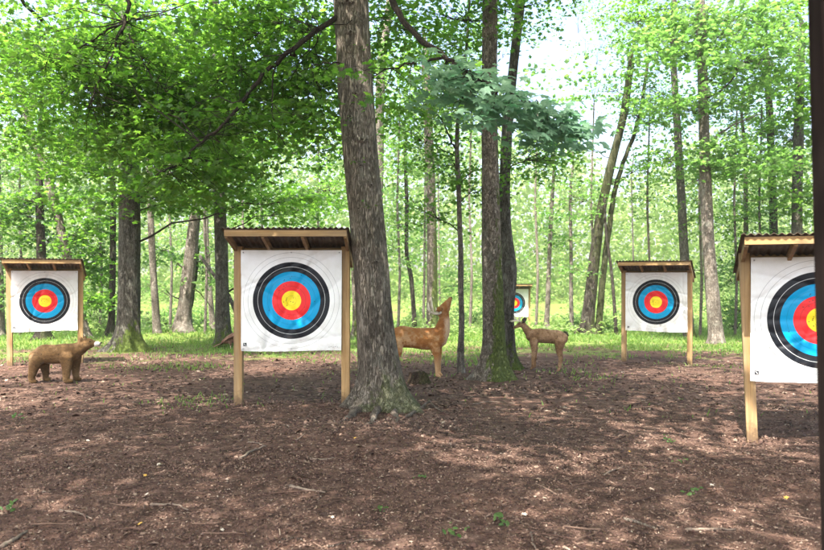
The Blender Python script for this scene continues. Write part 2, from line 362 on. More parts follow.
# ------------------------------------------------------------------ leaves
def fan(ang, rad, fold=.18):
    a = np.radians(ang); r = np.array(rad); x = r * np.cos(a); y = r * np.sin(a)
    z = -fold * (x ** 2 + y ** 2)
    V = np.vstack([[0, 0, 0], np.stack([x, y, z], 1)]); n = len(ang)
    T = np.array([(0, 1 + i, 1 + (i + 1) % n) for i in range(n)]); return V * .5, T
LEAF = {
 'maple': fan([0, 24, 52, 78, 108, 148, 180, 212, 252, 282, 308, 336], [1.05, .52, .95, .5, .72, .42, .22, .42, .72, .5, .95, .52]),
 'mid': fan([0, 38, 62, 110, 180, 250, 298, 322], [1.05, .55, .85, .65, .35, .65, .85, .55]),
 'oval': fan([0, 50, 130, 180, 230, 310], [1.1, .62, .55, .8, .55, .62], .3),
 'far': fan([0, 72, 150, 215, 290], [1.0, .8, .9, .7, .95], .3),
}
def add_leaves(mb, C, N, D, size, shape, mat=0):
    """C centres, N normals, D tip directions"""
    LV, LT = LEAF[shape]; n = len(C)
    if n == 0: return
    N = N / (np.linalg.norm(N, axis=1)[:, None] + 1e-9)
    D = D - (D * N).sum(1)[:, None] * N; D /= np.linalg.norm(D, axis=1)[:, None] + 1e-9
    E = np.cross(N, D); s = np.asarray(size)[:, None, None]
    V = C[:, None, :] + s * (LV[None, :, 0:1] * D[:, None] + LV[None, :, 1:2] * E[:, None] + LV[None, :, 2:3] * N[:, None])
    T = LT[None] + (np.arange(n) * len(LV))[:, None, None]
    mb.add(V.reshape(-1, 3), T.reshape(-1, 3), mat)
def spray(mb, c, R, n, size, shape, out=None, flat=.16, tilt=.5, droop=.4, up=1.0):
    if shape == 'maple': R = R * 1.2; n = int(n * 1.35); size = size * 1.03
    a = rng.uniform(0, 2 * np.pi, n); r = R * np.sqrt(rng.uniform(0, 1, n)) * rng.uniform(.75, 1.15, n)
    off = np.stack([np.cos(a) * r, np.sin(a) * r, rng.normal(0, flat * R * .5, n) - droop * r * r / R * .35], 1)
    tl = rng.normal(0, .22, 2)
    off[:, 2] += off[:, 0] * tl[0] + off[:, 1] * tl[1]
    N = np.array([0, 0, up]) + rng.normal(0, tilt, (n, 3)); 
    D = off * [1, 1, 0] + rng.normal(0, .4 * R, (n, 3)) + [0, 0, -droop * R]
    if out is not None: D = D + out * R
    add_leaves(mb, c + off, N, D, size * rng.uniform(.6, 1.15, n), shape)
def curve(a, b, sag=0.0, wob=.06, n=7):
    t_ = np.linspace(0, 1, n)[:, None]; p = a + (b - a) * t_; L = np.linalg.norm(b - a)
    p[:, 2] += sag * L * 4 * (t_[:, 0] * (1 - t_[:, 0]))
    w = rng.normal(0, wob * L, (n, 3)) * np.sin(np.pi * t_) * .6
    return p + w

def trunk_mesh(mb, pts, rad, n=20, rough=.05, flare=1.0, roots=5, fh=.45, seed=0, buttress=None):
    """pts (k,3) centre line base to top, rad radii; a ridged, root-flared trunk"""
    pts = np.asarray(pts, float); rad = np.asarray(rad, float)
    L = np.concatenate([[0], np.cumsum(np.linalg.norm(np.diff(pts, axis=0), axis=1))])
    k = max(14, int(L[-1] / (.07 if n > 30 else .28)))
    sdist = np.concatenate([np.linspace(0, fh * 1.6, 16)[:-1], np.linspace(fh * 1.6, L[-1], k)])
    c = np.stack([np.interp(sdist, L, pts[:, i]) for i in range(3)], 1); r = np.interp(sdist, L, rad)
    if len(c) > 8:                                             # soften corners of the centre line
        for _ in range(3): c[1:-1] = (c[:-2] + 2 * c[1:-1] + c[2:]) / 4
    a = np.arange(n) / n * 2 * np.pi
    V = np.empty((len(c), n, 3)); rs = np.random.default_rng(seed)
    ra = np.sort(rs.uniform(0, 2 * np.pi, roots)) if roots else []
    rl = rs.uniform(.7, 1.5, roots) if roots else []
    if buttress: ra = np.radians([b[0] for b in buttress]); rl = [b[1] for b in buttress]
    for j in range(len(c)):
        h = sdist[j]; ff = math.exp(-h / (fh * .42)) * flare
        for i in range(n):
            f = 1 + .22 * ff
            for q, w in zip(ra, rl):
                d = math.atan2(math.sin(a[i] - q), math.cos(a[i] - q)); f += ff * 1.0 * w * math.exp(-(d / .33) ** 2)
            nn = mn.noise(Vector((math.cos(a[i]) * 3 + seed, math.sin(a[i]) * 3, h * .5))) * rough * 2.2
            nn += mn.noise(Vector((math.cos(a[i]) * 9 + seed, math.sin(a[i]) * 9, h * 1.6))) * rough
            rr = r[j] * (f + nn)
            V[j, i] = (c[j, 0] + math.cos(a[i]) * rr, c[j, 1] + math.sin(a[i]) * rr, c[j, 2])
    V[0, :, 2] -= .10
    if roots or buttress:                                         # let the root toes run down below the soil line
        for j in range(14):
            for i in range(n):
                x, y, z = V[j, i]; d = math.hypot(x - c[j, 0], y - c[j, 1])
                if d > r[j] * 1.5: V[j, i, 2] -= min(.12, (d / r[j] - 1.5) * .03)
    mb.add(V.reshape(-1, 3), gridtris(len(c), n))

def tree(name, label, px_pts, widths, Y=None, base=None, height=9.0, bark=None, leaf=None, blobs=(), hi=None, group=None,
         shape='mid', lsize=.13, nseg=20, rough=.05, flare=.8, roots=5, fh=.45, limbs=(), category='tree', seed=1, limb_line=None,
         buttress=None, extra=None, burls=(), twigmat=None):
    """px_pts: centre line (px, py[, dY]) base first; widths in photo px; blobs: (px, py, dY, rx, ry, rz metres, clusters, leaves)"""
    if base is None: base = on_ground(px_pts[0][0], px_pts[0][1])
    Yb = base[1] if Y is None else Y
    pts = [P(p[0], p[1], Yb + (p[2] if len(p) > 2 else 0)) for p in px_pts]
    pts[0][2] = gz(pts[0][0], pts[0][1]) - .03
    rad = [w / 2 / F_PX * Yb for w in widths]
    if pts[-1][2] < height:                                    # carry the stem on above the frame, along its own lean
        d = pts[-1] - pts[-2]; d /= np.linalg.norm(d); d = d * .6 + np.array([0, 0, .4]); d /= np.linalg.norm(d)
        L = (height - pts[-1][2]) / d[2]
        for f in (.35, .7, 1.0):
            pts.append(pts[len(px_pts) - 1] + d * L * f + rng.normal(0, .12, 3) * [1, 1, 0]); rad.append(rad[len(px_pts) - 1] * (1 - .8 * f))
    pts = np.array(pts)
    if 17 < Yb < 26: lsize = lsize * (1.5 if px_pts[0][0] > 560 else 1.28)
    o = empty(name, (pts[0][0], pts[0][1], gz(pts[0][0], pts[0][1])))
    tag(o, label, category, group); loc = np.array(o.location)
    mb = MB(); trunk_mesh(mb, pts, rad, nseg, rough, flare, roots, fh, seed, buttress)
    for (bpx, bpy_, br, sc) in burls:                         # knots and old branch stubs
        c = P(bpx, bpy_, Yb); i = np.argmin(abs(pts[:, 2] - c[2])); 
        cx = np.interp(c[2], pts[:, 2], pts[:, 0]); cyy = np.interp(c[2], pts[:, 2], pts[:, 1]); rr = np.interp(c[2], pts[:, 2], rad)
        dx = (c[0] - cx); dy = -math.sqrt(max(0, rr * rr - dx * dx)); s0 = np.array([cx + dx * .7, cyy + dy * .7, c[2]])
        dirv = np.array([dx, dy, 0]) / (rr + 1e-6)
        th = np.array([-dirv[1], dirv[0], 0]); e_ = MB(); ellip(e_, (0, 0, 0), (1, 1, 1), n=14); v_ = np.vstack(e_.V); k_ = 1 + .18 * np.array([mn.noise(Vector(q_) * 2.5 + Vector((bpx, 0, 0))) for q_ in v_])
        v_ = v_ * k_[:, None]; pc = np.array([cx, cyy, c[2]]) + dirv * rr * .97
        mb.add(pc + v_[:, :1] * th * br * 1.7 + v_[:, 1:2] * dirv * br * .55 + v_[:, 2:] * np.array([0, 0, br * .85]), np.vstack(e_.T))
        mb.add(pc + dirv * br * .42 + v_[:, :1] * th * br * .6 + v_[:, 1:2] * dirv * br * .2 + v_[:, 2:] * np.array([0, 0, br * .28]), np.vstack(e_.T), 1)
    def trunk_at(z):
        z = max(pts[0][2], min(z, pts[-1][2])); return np.array([np.interp(z, pts[:, 2], pts[:, 0]), np.interp(z, pts[:, 2], pts[:, 1]), z]), np.interp(z, pts[:, 2], rad)
    cr = MB(); allb = []
    for b in blobs:
        bx = P(b[0], b[1], Yb + b[2]); allb.append((bx, np.array(b[3:6]) * (1.08 if name != 'woodland_tree' else 1), int(b[6] * (2.7 if name != 'woodland_tree' else 1)), b[7], lsize, shape))
    if hi: 
        for b in hi: allb.append((np.array([pts[0][0] + b[0], pts[0][1] + b[1], b[2]]), np.array(b[3:6]), int(b[6] * (2.4 if Yb < 14 else .55)), b[7], b[8] if len(b) > 8 else .24, 'far'))
    for c0, R3, nc, nl, ls, sh in allb:
        hd = math.hypot(c0[0] - pts[0][0], c0[1] - pts[0][1]); gain = 1
        a, tr = trunk_at(c0[2] - .15 - .25 * hd)
        r0 = min(tr * .4, .010 + .008 * hd)
        if limb_line and sh != 'far':
            ll = np.array([P(*q_) for q_ in limb_line]); a = ll[int(np.argmin(np.linalg.norm(ll - c0, axis=1)))]; r0 = .010
        lim = curve(a, c0, .05, .035, 8)
        mb.tube(lim, np.linspace(r0, r0 * .3, 8) * .75, 6, 1)
        for q in range(nc):
            d = rng.normal(0, 1, 3); d /= np.linalg.norm(d); cc = c0 + d * R3 * rng.uniform(.25, 1) ** .6
            if cc[2] < gz(cc[0], cc[1]) + .25: continue
            tt = rng.integers(4, 8)
            cr.tube(curve(lim[tt], cc, .04, .05, 5), np.linspace(min(.007, r0 * .4), .002, 5), 4, 1, cap=False)
            spray(cr, cc, rng.uniform(.35, .65) * (1 if sh != 'far' else 1.5) * max(1, ls / .16), nl, ls, sh, out=d * .5)
    mb.build('trunk', [bark, M_twig], o, loc=loc)
    if extra: extra(o, loc, mb, cr, pts, Yb, trunk_at)
    if cr.n: cr.build('crown', [leaf, twigmat or M_twig], o, loc=loc, smooth=False)
    return o

def limb_part(o, loc, path, r0, r1, bark=None, n=8):
    """path in world coordinates: one visible limb as a part"""
    path = np.array(path); t0 = np.linspace(0, 1, len(path)); t1 = np.linspace(0, 1, len(path) * 4)
    p = np.stack([np.interp(t1, t0, path[:, i]) for i in range(3)], 1)
    for _ in range(3): p[1:-1] = (p[:-2] + 2 * p[1:-1] + p[2:]) / 4
    p[1:-1] += rng.normal(0, .010, (len(p) - 2, 3))
    m = MB(); m.tube(p, np.linspace(r0, r1, len(p)), n); m.build('limb', bark or M_twig, o, loc=loc); return p
def leafy(cr, path, n, R, nl, ls, sh, spread=.6, up=.2, **kw):
    for q in range(n):
        i = int(len(path) * rng.uniform(.2, 1.0) ** .7); i = min(i, len(path) - 1)
        c = path[i] + rng.normal(0, spread, 3) * [1, .8, .6] + [0, spread * 1.1, up * rng.uniform(-1, 1)]
        cr.tube(curve(path[i], c, .03, .05, 5), np.linspace(.005, .002, 5), 4, 1, cap=False)
        spray(cr, c, R * rng.uniform(.6, 1.2), nl, ls, sh, **kw)

# ------------------------------------------------------------------ the near trees
def extraA(o, loc, mb, cr, pts, Yb, at):
    for path, r0 in (([(366, 402), (356, 412), (346, 420), (336, 424)], .07), ([(399, 404), (410, 410), (420, 414)], .05), ([(378, 411), (372, 422), (360, 431)], .045), ([(392, 410), (398, 420), (396, 428)], .04)):
        m_ = MB(); g = np.array([on_ground(*q) for q in path]); g[:, 2] += np.linspace(.03, -.03, len(g)); p_ = np.stack([np.interp(np.linspace(0, len(g) - 1, 14), range(len(g)), g[:, i]) for i in range(3)], 1)
        p_[1:-1] += rng.normal(0, .012, (12, 3)); m_.tube(p_, np.linspace(r0, r0 * .3, 14), 10); m_.build('root', M_root, o, loc=loc)
    # the long dark limb sweeping down to the left
    p = limb_part(o, loc, [at(P(0, 12, Yb)[2])[0], P(318, 28, Yb - .25), P(290, 52, Yb - .45), P(262, 74, Yb - .6), P(243, 100, Yb - .7), P(222, 127, Yb - .8),
                           P(200, 142, Yb - .9), P(180, 166, Yb - 1.0), P(160, 172, Yb - 1.1)], .036, .008)
    leafy(cr, p[8:], 80, .42, 24, .115, 'maple', .42)
    q = limb_part(o, loc, [p[9], P(296, 58, Yb - .5), P(293, 47, Yb - .6)], .018, .010)
    q = limb_part(o, loc, [P(276, 66, Yb - .55), P(272, 90, Yb - .6), P(272, 118, Yb - .7), P(285, 145, Yb - .8)], .010, .004); leafy(cr, q, 5, .3, 20, .11, 'maple', .3)
    q = limb_part(o, loc, [at(P(0, 66, Yb)[2])[0], P(320, 62, Yb - .4), P(300, 72, Yb - .8)], .012, .004); leafy(cr, q, 4, .3, 20, .11, 'maple', .3)
    # the limb that comes back down on the right and carries the pale undersides
    q = limb_part(o, loc, [at(6.0)[0], np.array([-.15, 7.6, 5.9]), P(388, -4, 6.9), P(400, 18, 6.7), P(428, 44, 6.5), P(452, 62, 6.35), P(480, 80, 6.3), P(520, 96, 6.3), P(570, 124, 6.3)], .042, .006)
    q2 = limb_part(o, loc, [P(449, 60, 6.4), P(408, 62, 6.6), P(372, 78, 6.9)], .014, .004, n=6); leafy(cr, q2, 9, .3, 22, .11, 'maple', .3)
    bl = MB()
    cl = []
    for i in range(104):
        u_ = rng.uniform(0, 1) ** .9
        px = 424 + 152 * u_ + rng.normal(0, 8); top = 72 - 12 * math.exp(-((px - 460) / 40.) ** 2) + 52 * u_ ** 1.4; bot = 122 + 42 * u_ + 10 * math.sin(px * .2)
        if px < 440: top, bot = 88, 130
        py = rng.uniform(top, bot - 14) - 5; cl.append(P(px, py, rng.uniform(5.8, 6.8)))
    for c in cl:
        j = int(np.argmin(np.linalg.norm(q - c, axis=1))); 
        bl.tube(curve(q[j], c, .03, .05, 5), np.linspace(.006, .002, 5), 4, 1, cap=False)
        n = 9; off = rng.normal(0, 1, (n, 3)) * [.16, .16, .022]; off[:, 2] -= off[:, 0] * .18
        N = np.array([.1, -.5, .8]) + rng.normal(0, .26, (n, 3)); D = np.array([.7, -.2, -.5]) + rng.normal(0, .45, (n, 3))
        add_leaves(bl, c + off, N, D, .15 * rng.uniform(.65, 1.15, n), 'maple')
    bl.build('foliage_spray', [M_leaf_blue, M_twig], o, loc=loc, smooth=False)['label'] = 'pale blue-green leaf undersides on a low limb'
    # right-hand inner leaves between the two big trunks
    # small epicormic sprouts on the trunk
    for (x, y) in ((350, 120), (362, 46), (368, 205), (356, 160)):
        c = P(x, y, Yb - .25); n = 9
        add_leaves(cr, c + rng.normal(0, 1, (n, 3)) * [.06, .03, .025], np.array([0, -.5, .8]) + rng.normal(0, .4, (n, 3)), rng.normal(0, 1, (n, 3)), .05 * rng.uniform(.7, 1.2, n), 'maple')
tree('maple_tree', 'big ridged maple trunk in the middle of the range, right beside the central target shelter',
     [(384, 408), (381, 385), (375, 330), (372, 280), (367, 220), (360, 150), (355, 80), (351, 0)], [47, 41, 37, 35, 34.5, 34.5, 34, 35], height=11,
     limb_line=[(318, 28, 8.55), (290, 52, 8.35), (262, 74, 8.2), (243, 100, 8.1), (222, 127, 8.0), (200, 142, 7.9), (180, 166, 7.8), (408, 62, 6.6)],
     bark=M_barkA, leaf=M_leaf, shape='maple', lsize=.135, nseg=56, rough=.045, flare=.85, fh=.55, seed=3,
     buttress=[(195, 1.5), (235, .9), (285, .8), (325, 1.3), (20, .8), (90, 1), (150, .8)],
     blobs=[(312, 95, 1.8, .9, .9, .6, 12, 24), (325, 125, 2.6, .9, .9, .6, 9, 22), (300, 70, 2.4, 1.0, .9, .7, 12, 24), (10, 60, 2.5, .9, .9, .8, 12, 24), (55, 100, 2.6, 1.0, .9, .8, 12, 24), (300, 40, 1.8, 1.0, 1.2, .7, 16, 26), (250, 40, 1.4, 1.0, 1.0, .6, 16, 26), (215, 90, .9, 1.0, .8, .6, 18, 26), (160, 130, .8, .8, .8, .5, 16, 26), (285, 110, 1.3, .7, .8, .5, 9, 22),
            (405, 30, 1.2, .6, .8, .6, 8, 26)],
     hi=[(-2.5, -2, 7.5, 2.2, 2.2, 1.0, 26, 34), (1.5, -2.5, 8, 2.5, 2.5, 1.0, 26, 34), (0, 2, 8.5, 3, 2.5, 1.2, 26, 34), (0, -.5, 10.5, 3, 3, 1.3, 26, 34)],
     burls=[(349, 8, .05, 1), (352, 38, .045, 1), (357, 75, .03, 1), (357, 98, .035, 1), (363, 143, .05, 1), (362, 168, .03, 1), (372, 187, .03, 1), (360, 210, .025, 1), (377, 262, .03, 1), (352, 120, .03, 1)],
     extra=extraA)

def extraB(o, loc, mb, cr, pts, Yb, at): pass
tree('mossy_tree', 'tall flaky-barked trunk with a bright moss stripe between the two deer',
     [(495, 379), (494, 350), (493, 300), (491.5, 240), (490, 160), (489, 90), (490, 0)], [26, 24, 21.5, 19, 16.5, 15, 14.5], height=12,
     bark=M_barkB, leaf=M_leaf, lsize=.125, shape='maple', nseg=44, rough=.06, flare=1.0, fh=.5, seed=11, buttress=[(190, 1.7), (230, .8), (275, .9), (330, 1.0), (30, .6), (120, 1.0)],
     blobs=[(455, 20, .5, 1.2, 1.0, .6, 12, 26), (520, 10, 1.2, .9, 1.0, .4, 7, 24), (540, 160, 1.0, .8, .8, .4, 7, 24)],
     hi=[(-2, -2, 8.5, 2.5, 2.5, 1, 22, 32), (2, 0, 9, 2.5, 2.5, 1, 22, 32), (0, 1, 11.5, 3, 3, 1.2, 22, 32)])
tree('crooked_tree', 'crooked slimmer trunk with a burl, standing just behind the moss-striped trunk',
     [(512, 369), (509, 350), (507, 310), (511, 272), (505, 235), (504, 190), (508, 120), (514, 60), (521, 0)], [17, 14, 13, 16, 12, 11, 10, 9, 9], height=11,
     bark=M_barkG, leaf=M_leaf_light, lsize=.12, nseg=26, rough=.07, flare=.8, fh=.4, seed=5, blobs=[(535, 150, .3, .6, .8, .4, 5, 24)],
     hi=[(1.5, 1, 9.5, 2.5, 2.5, 1, 18, 30)])
def extraC(o, loc, mb, cr, pts, Yb, at):
    q = limb_part(o, loc, [at(P(0, 150, Yb)[2])[0], P(449, 138, Yb - .1), P(444, 122, Yb - .2), P(436, 112, Yb - .3)], .022, .008, M_barkD)
    q = limb_part(o, loc, [at(P(0, 185, Yb)[2])[0], P(466, 178, Yb - .1), P(478, 160, Yb - .3)], .016, .006, M_barkD)
tree('maple_sapling', 'thin wavy sapling stem rising between the antlered deer and the moss-striped trunk',
     [(461, 373), (460, 345), (463.5, 320), (460.5, 295), (459.5, 272), (463, 255), (458, 230), (460, 200), (457, 165), (456, 130), (466, 60), (470, -10)], [8, 6.2, 5.6, 5.4, 6, 5, 5, 4.8, 5, 4, 3.2, 2.5], height=6.4,
     bark=M_barkP, leaf=M_leaf, lsize=.115, shape='maple', nseg=14, rough=.08, flare=.5, fh=.2, roots=3, seed=8, extra=extraC,
     blobs=[(440, 100, 0, .8, .9, .6, 11, 26), (455, 165, .2, .6, .6, .55, 9, 24), (415, 140, .2, .55, .6, .5, 7, 22), (430, 215, .6, .5, .6, .35, 5, 20), (475, 190, .6, .4, .5, .4, 4, 18), (450, 45, .3, .8, .8, .5, 10, 26)])

# left part
def extraL1(o, loc, mb, cr, pts, Yb, at):
    c0 = np.array([pts[0][0] - .5, 14.0, 7.2]); a = at(6.8)[0]
    p = limb_part(o, loc, [a, c0, P(133, -6, 10.2), P(127, 14, 9.8), P(121, 26, 9.6), P(115, 50, 9.3), P(100, 78, 9.1), P(88, 108, 9)], .04, .005)
    leafy(cr, p[14:], 55, .42, 26, .12, 'maple', .55)
    q = limb_part(o, loc, [P(122, 24, 9.6), P(100, 34, 9.4), P(74, 50, 9.2), P(46, 66, 9.0)], .013, .004); leafy(cr, q, 42, .42, 26, .12, 'maple', .5)
    q = limb_part(o, loc, [P(129, 34, 9.5), P(140, 56, 9.3), P(150, 76, 9.2), P(166, 92, 9.1)], .012, .005); leafy(cr, q, 26, .4, 26, .12, 'maple', .5)
    for k, (x, y) in enumerate(((20, 20), (20, 110), (60, 10), (200, 10), (260, 5), (10, 60), (60, 170), (110, 150), (225, 30), (180, 60), (90, 40), (150, 20), (40, 130))):
        c = P(x, y, rng.uniform(10.4, 12.4)); m_ = p[16]
        cr.tube(curve(m_, c, .05, .03, 6), np.linspace(.010, .003, 6), 4, 1, cap=False)
        for j in range(11): spray(cr, c + rng.normal(0, .45, 3), .42, 24, .12, 'maple')
tree('oak_tree', 'thick mossy-footed trunk standing between the bear and the central target',
     [(128, 351), (128, 330), (129, 290), (130, 230), (129, 170), (128, 100), (128, 0)], [24, 22, 21, 20.5, 20, 18, 16], height=12,
     bark=M_barkG, leaf=M_leaf, lsize=.145, shape='maple', nseg=40, rough=.05, flare=1.2, fh=.55, seed=21, buttress=[(185, 1.5), (230, .8), (290, .8), (345, 1.5), (90, 1)],
     blobs=[(130, 60, -3.5, 1.6, 1, .8, 14, 26), (145, 15, -4, 1.8, 1, .7, 14, 26), (215, 80, -3, 1.2, 1, .9, 12, 26), (222, 150, -2, 1.2, 1, .6, 9, 24), (270, 20, -2, 1.6, 1, .8, 12, 26), (30, 40, -3, 1.6, 1, .9, 12, 26), (128, 140, -1.5, 2.2, 1.6, .8, 30, 26), (200, 150, -1, 1.2, 1.5, .7, 16, 26), (60, 160, -1, 1.4, 1.2, .6, 14, 24), (230, 190, 1, 1.4, 1.2, .5, 16, 24), (165, 195, 0, 1.2, 1.0, .5, 12, 24), (290, 200, 0, 1.0, 1, .5, 9, 22)],
     hi=[(0, 0, 11, 3.5, 3.5, 1.3, 26, 32)], extra=extraL1)
tree('forest_tree', 'straight grey trunk just left of the central target, brown bird target at its foot',
     [(224, 347), (223, 330), (222, 300), (221, 240), (219, 200), (217, 120), (214, 0)], [17, 15, 13.5, 12, 12, 11, 10], height=12, bark=M_barkG, leaf=M_leaf, lsize=.15, nseg=24, rough=.07, seed=31,
     blobs=[(250, 130, 0, 1.6, 1.4, .8, 18, 24), (200, 80, 0, 1.6, 1.4, .8, 14, 24), (300, 210, 2, 1.2, 1.2, .5, 10, 22), (320, 150, 1, 1.2, 1.2, .7, 10, 24), (320, 260, 3, 1.0, 1.2, .6, 8, 20)],
     hi=[(0, 0, 9.5, 3, 3, 1.3, 24, 30)])
def extraL3(o, loc, mb, cr, pts, Yb, at):
    limb_part(o, loc, [P(181, 329, Yb + .4), P(190, 305, Yb + .4), P(195, 270, Yb + .4), P(197, 246, Yb + .4)], .13, .09, M_barkD, 10)
    for a_ in (((181, 300), (172, 296), (166, 290)), ((186, 272), (177, 262), (176, 268)), ((188, 285), (200, 292), (212, 308)), ((190, 262), (204, 262), (212, 252))):
        limb_part(o, loc, [P(x, y, Yb) for x, y in a_], .03, .012, M_barkD, 6)
tree('snag_tree', 'broken leaning reddish snag with stubs of dead branches, left of the straight grey trunk',
     [(181, 331), (184, 310), (188, 280), (191, 255), (194, 225), (196, 205), (197, 196)], [18, 14, 13.5, 12.5, 11, 9, 4], height=1.0, bark=M_barkP, leaf=M_leaf, nseg=24, rough=.10, seed=41, extra=extraL3, blobs=[])
tree('forest_tree', 'slender trunk halfway between the thick mossy-footed trunk and the broken snag',
     [(157, 333), (155, 300), (152, 250), (150, 200), (149, 100)], [8, 7, 6.5, 6, 5], height=11, bark=M_barkP, leaf=M_leaf_light, lsize=.17, nseg=14, seed=51,
     blobs=[(150, 200, 1, 1.6, 1.4, .8, 12, 20), (165, 250, 2, 1.2, 1.4, .6, 7, 18)], hi=[(0, 0, 9, 2.5, 2.5, 1.3, 16, 26)])
tree('forest_tree', 'dark slender trunk just left of the thick mossy-footed trunk',
     [(111, 336), (112, 300), (113, 255), (113, 180)], [7, 6, 6, 5], height=10, bark=M_barkD, leaf=M_leaf, lsize=.16, nseg=14, seed=52,
     blobs=[(100, 250, .5, 1.0, 1.2, 1.0, 16, 22), (92, 210, 0, 1.2, 1.2, .8, 14, 22), (106, 290, 0, .6, .8, .6, 7, 20), (85, 300, -1, .5, .8, .5, 5, 20)], hi=[(0, 0, 8.5, 2.5, 2.5, 1.3, 16, 26)])
tree('forest_tree', 'leaning trunk that slants up to the left above the left target roof',
     [(86, 338), (80, 310), (67, 258), (58, 215), (49, 180), (35, 143), (20, 90)], [9, 9, 9, 8.5, 8.5, 7, 6], height=10, bark=M_barkP, leaf=M_leaf, lsize=.15, nseg=16, seed=53,
     blobs=[(30, 200, 0, 1.5, 1.2, .6, 13, 22), (60, 130, 0, 1.4, 1.4, .8, 14, 22), (20, 230, .5, .9, 1, .5, 6, 20), (75, 235, -.6, .8, .8, .4, 6, 20)], hi=[(-.5, 0, 8.5, 2.5, 2.5, 1.2, 16, 26)])
tree('forest_tree', 'upright dark trunk showing just above the left target roof',
     [(43, 340), (42, 300), (41, 250), (40, 225), (39, 150)], [11, 9, 8.5, 8, 6], height=9, bark=M_barkD, leaf=M_leaf_dark, lsize=.16, nseg=14, seed=54,
     blobs=[(25, 215, 0, 1.0, 1.2, .5, 10, 22), (55, 240, 1, .8, 1.0, .4, 7, 20)], hi=[(0, 0, 8.5, 2, 2, 1.2, 12, 26)])
tree('forest_tree', 'narrow pale trunk at the far left edge beside the left target',
     [(2, 336), (1, 300), (0, 240), (-2, 150)], [7, 6, 5, 4], height=9, bark=M_barkP, leaf=M_leaf_light, lsize=.17, nseg=12, seed=55, blobs=[(6, 290, -.4, .7, 1, 1.0, 8, 20), (0, 160, 0, 1.2, 1.2, .6, 8, 20)], hi=[(0, 0, 8.5, 2, 2, 1.2, 10, 26)])
tree('forest_tree', 'slim grey trunk between the broken snag and the straight grey trunk',
     [(213, 331), (211, 305), (209, 280), (206, 240), (204, 160)], [6, 5.5, 5, 5, 4], height=10, bark=M_barkP, leaf=M_leaf_light, lsize=.18, nseg=12, seed=56, blobs=[(205, 230, 2, 1.2, 1.4, .7, 7, 18)], hi=[(0, 0, 9, 2, 2, 1.2, 12, 26)])
# middle distance, behind the deer
tree('forest_tree', 'grey moss-sided trunk rising behind the antlered deer',
     [(433, 331), (432, 300), (432, 250), (431, 190), (428, 120), (425, 60)], [12, 11, 10, 9.5, 9, 8], height=12, bark=M_barkB, leaf=M_leaf_light, lsize=.17, nseg=20, seed=61,
     blobs=[(425, 110, -1, 1.6, 1.4, 1.2, 14, 22), (400, 200, -1, 1.0, 1.2, .7, 9, 20), (395, 60, 0, 1.6, 1.4, 1.0, 12, 22)], hi=[(0, 0, 10, 2.5, 2.5, 1.2, 14, 26)])
tree('forest_tree', 'thin kinked stem behind the buck, left of the grey moss-sided trunk',
     [(415, 332), (413, 300), (411, 272), (406, 258), (407, 210), (405, 150)], [5, 4.5, 4.5, 4, 4, 3], height=8, bark=M_barkD, leaf=M_leaf_light, lsize=.15, nseg=12, seed=62,
     blobs=[(410, 262, -.5, .4, .5, .35, 4, 16), (398, 225, -.5, .7, .8, .6, 7, 18), (405, 170, -.5, .9, 1, .7, 9, 20)], hi=[(0, 0, 7.5, 1.5, 1.5, 1, 8, 22)])
tree('forest_tree', 'thin mossy trunk in the gap between the central target and the big ridged trunk',
     [(357, 338), (357, 310), (355, 270), (353, 200)], [10, 9, 8, 7], height=11, bark=M_barkB, leaf=M_leaf, lsize=.16, nseg=14, seed=63,
     blobs=[(320, 190, 0, 1.2, 1.2, .8, 12, 22), (340, 120, 0, 1.0, 1.4, .9, 10, 22)], hi=[(0, 0, 9.5, 2.5, 2.5, 1.2, 14, 26)])
# right part
def extraR1(o, loc, mb, cr, pts, Yb, at):
    q = limb_part(o, loc, [at(P(0, 150, Yb)[2])[0], P(718, 134, Yb - .2), P(738, 122, Yb - .4), P(762, 114, Yb - .6)], .05, .012, M_barkP); leafy(cr, q, 14, .5, 22, .13, 'mid', .5)
    q = limb_part(o, loc, [at(P(0, 100, Yb)[2])[0], P(720, 92, Yb - .5), P(736, 76, Yb - .8), P(750, 54, Yb - 1)], .04, .010); leafy(cr, q, 14, .5, 22, .13, 'mid', .5)
tree('poplar_tree', 'tall pale mottled trunk between the two right-hand target shelters',
     [(717, 343), (715, 325), (712, 290), (708, 240), (706, 190), (704, 130), (702, 60), (700, 0)], [15, 13.5, 13, 12, 11, 10, 9.5, 9], height=13, bark=M_barkP, leaf=M_leaf_light, lsize=.145, shape='maple', nseg=28, rough=.05, seed=71, extra=extraR1,
     blobs=[(740, 160, -.5, 1.4, 1.4, .6, 18, 24), (690, 110, 0, 1.6, 1.2, .5, 12, 24), (760, 60, -1, 1.6, 1.4, .9, 18, 24), (670, 40, 0, 1.4, 1.2, .8, 12, 24), (730, 20, 0, 1.6, 1.2, .5, 12, 24)],
     hi=[(0, -1, 9, 3, 3, 1.2, 26, 30), (0, 0, 12, 3, 3, 1.2, 18, 30)])
def extraR2(o, loc, mb, cr, pts, Yb, at):
    q = limb_part(o, loc, [at(P(0, 62, Yb)[2])[0], P(655, 50, Yb - .4), P(632, 34, Yb - .8)], .035, .008, M_barkD); leafy(cr, q, 12, .5, 22, .13, 'mid', .5)
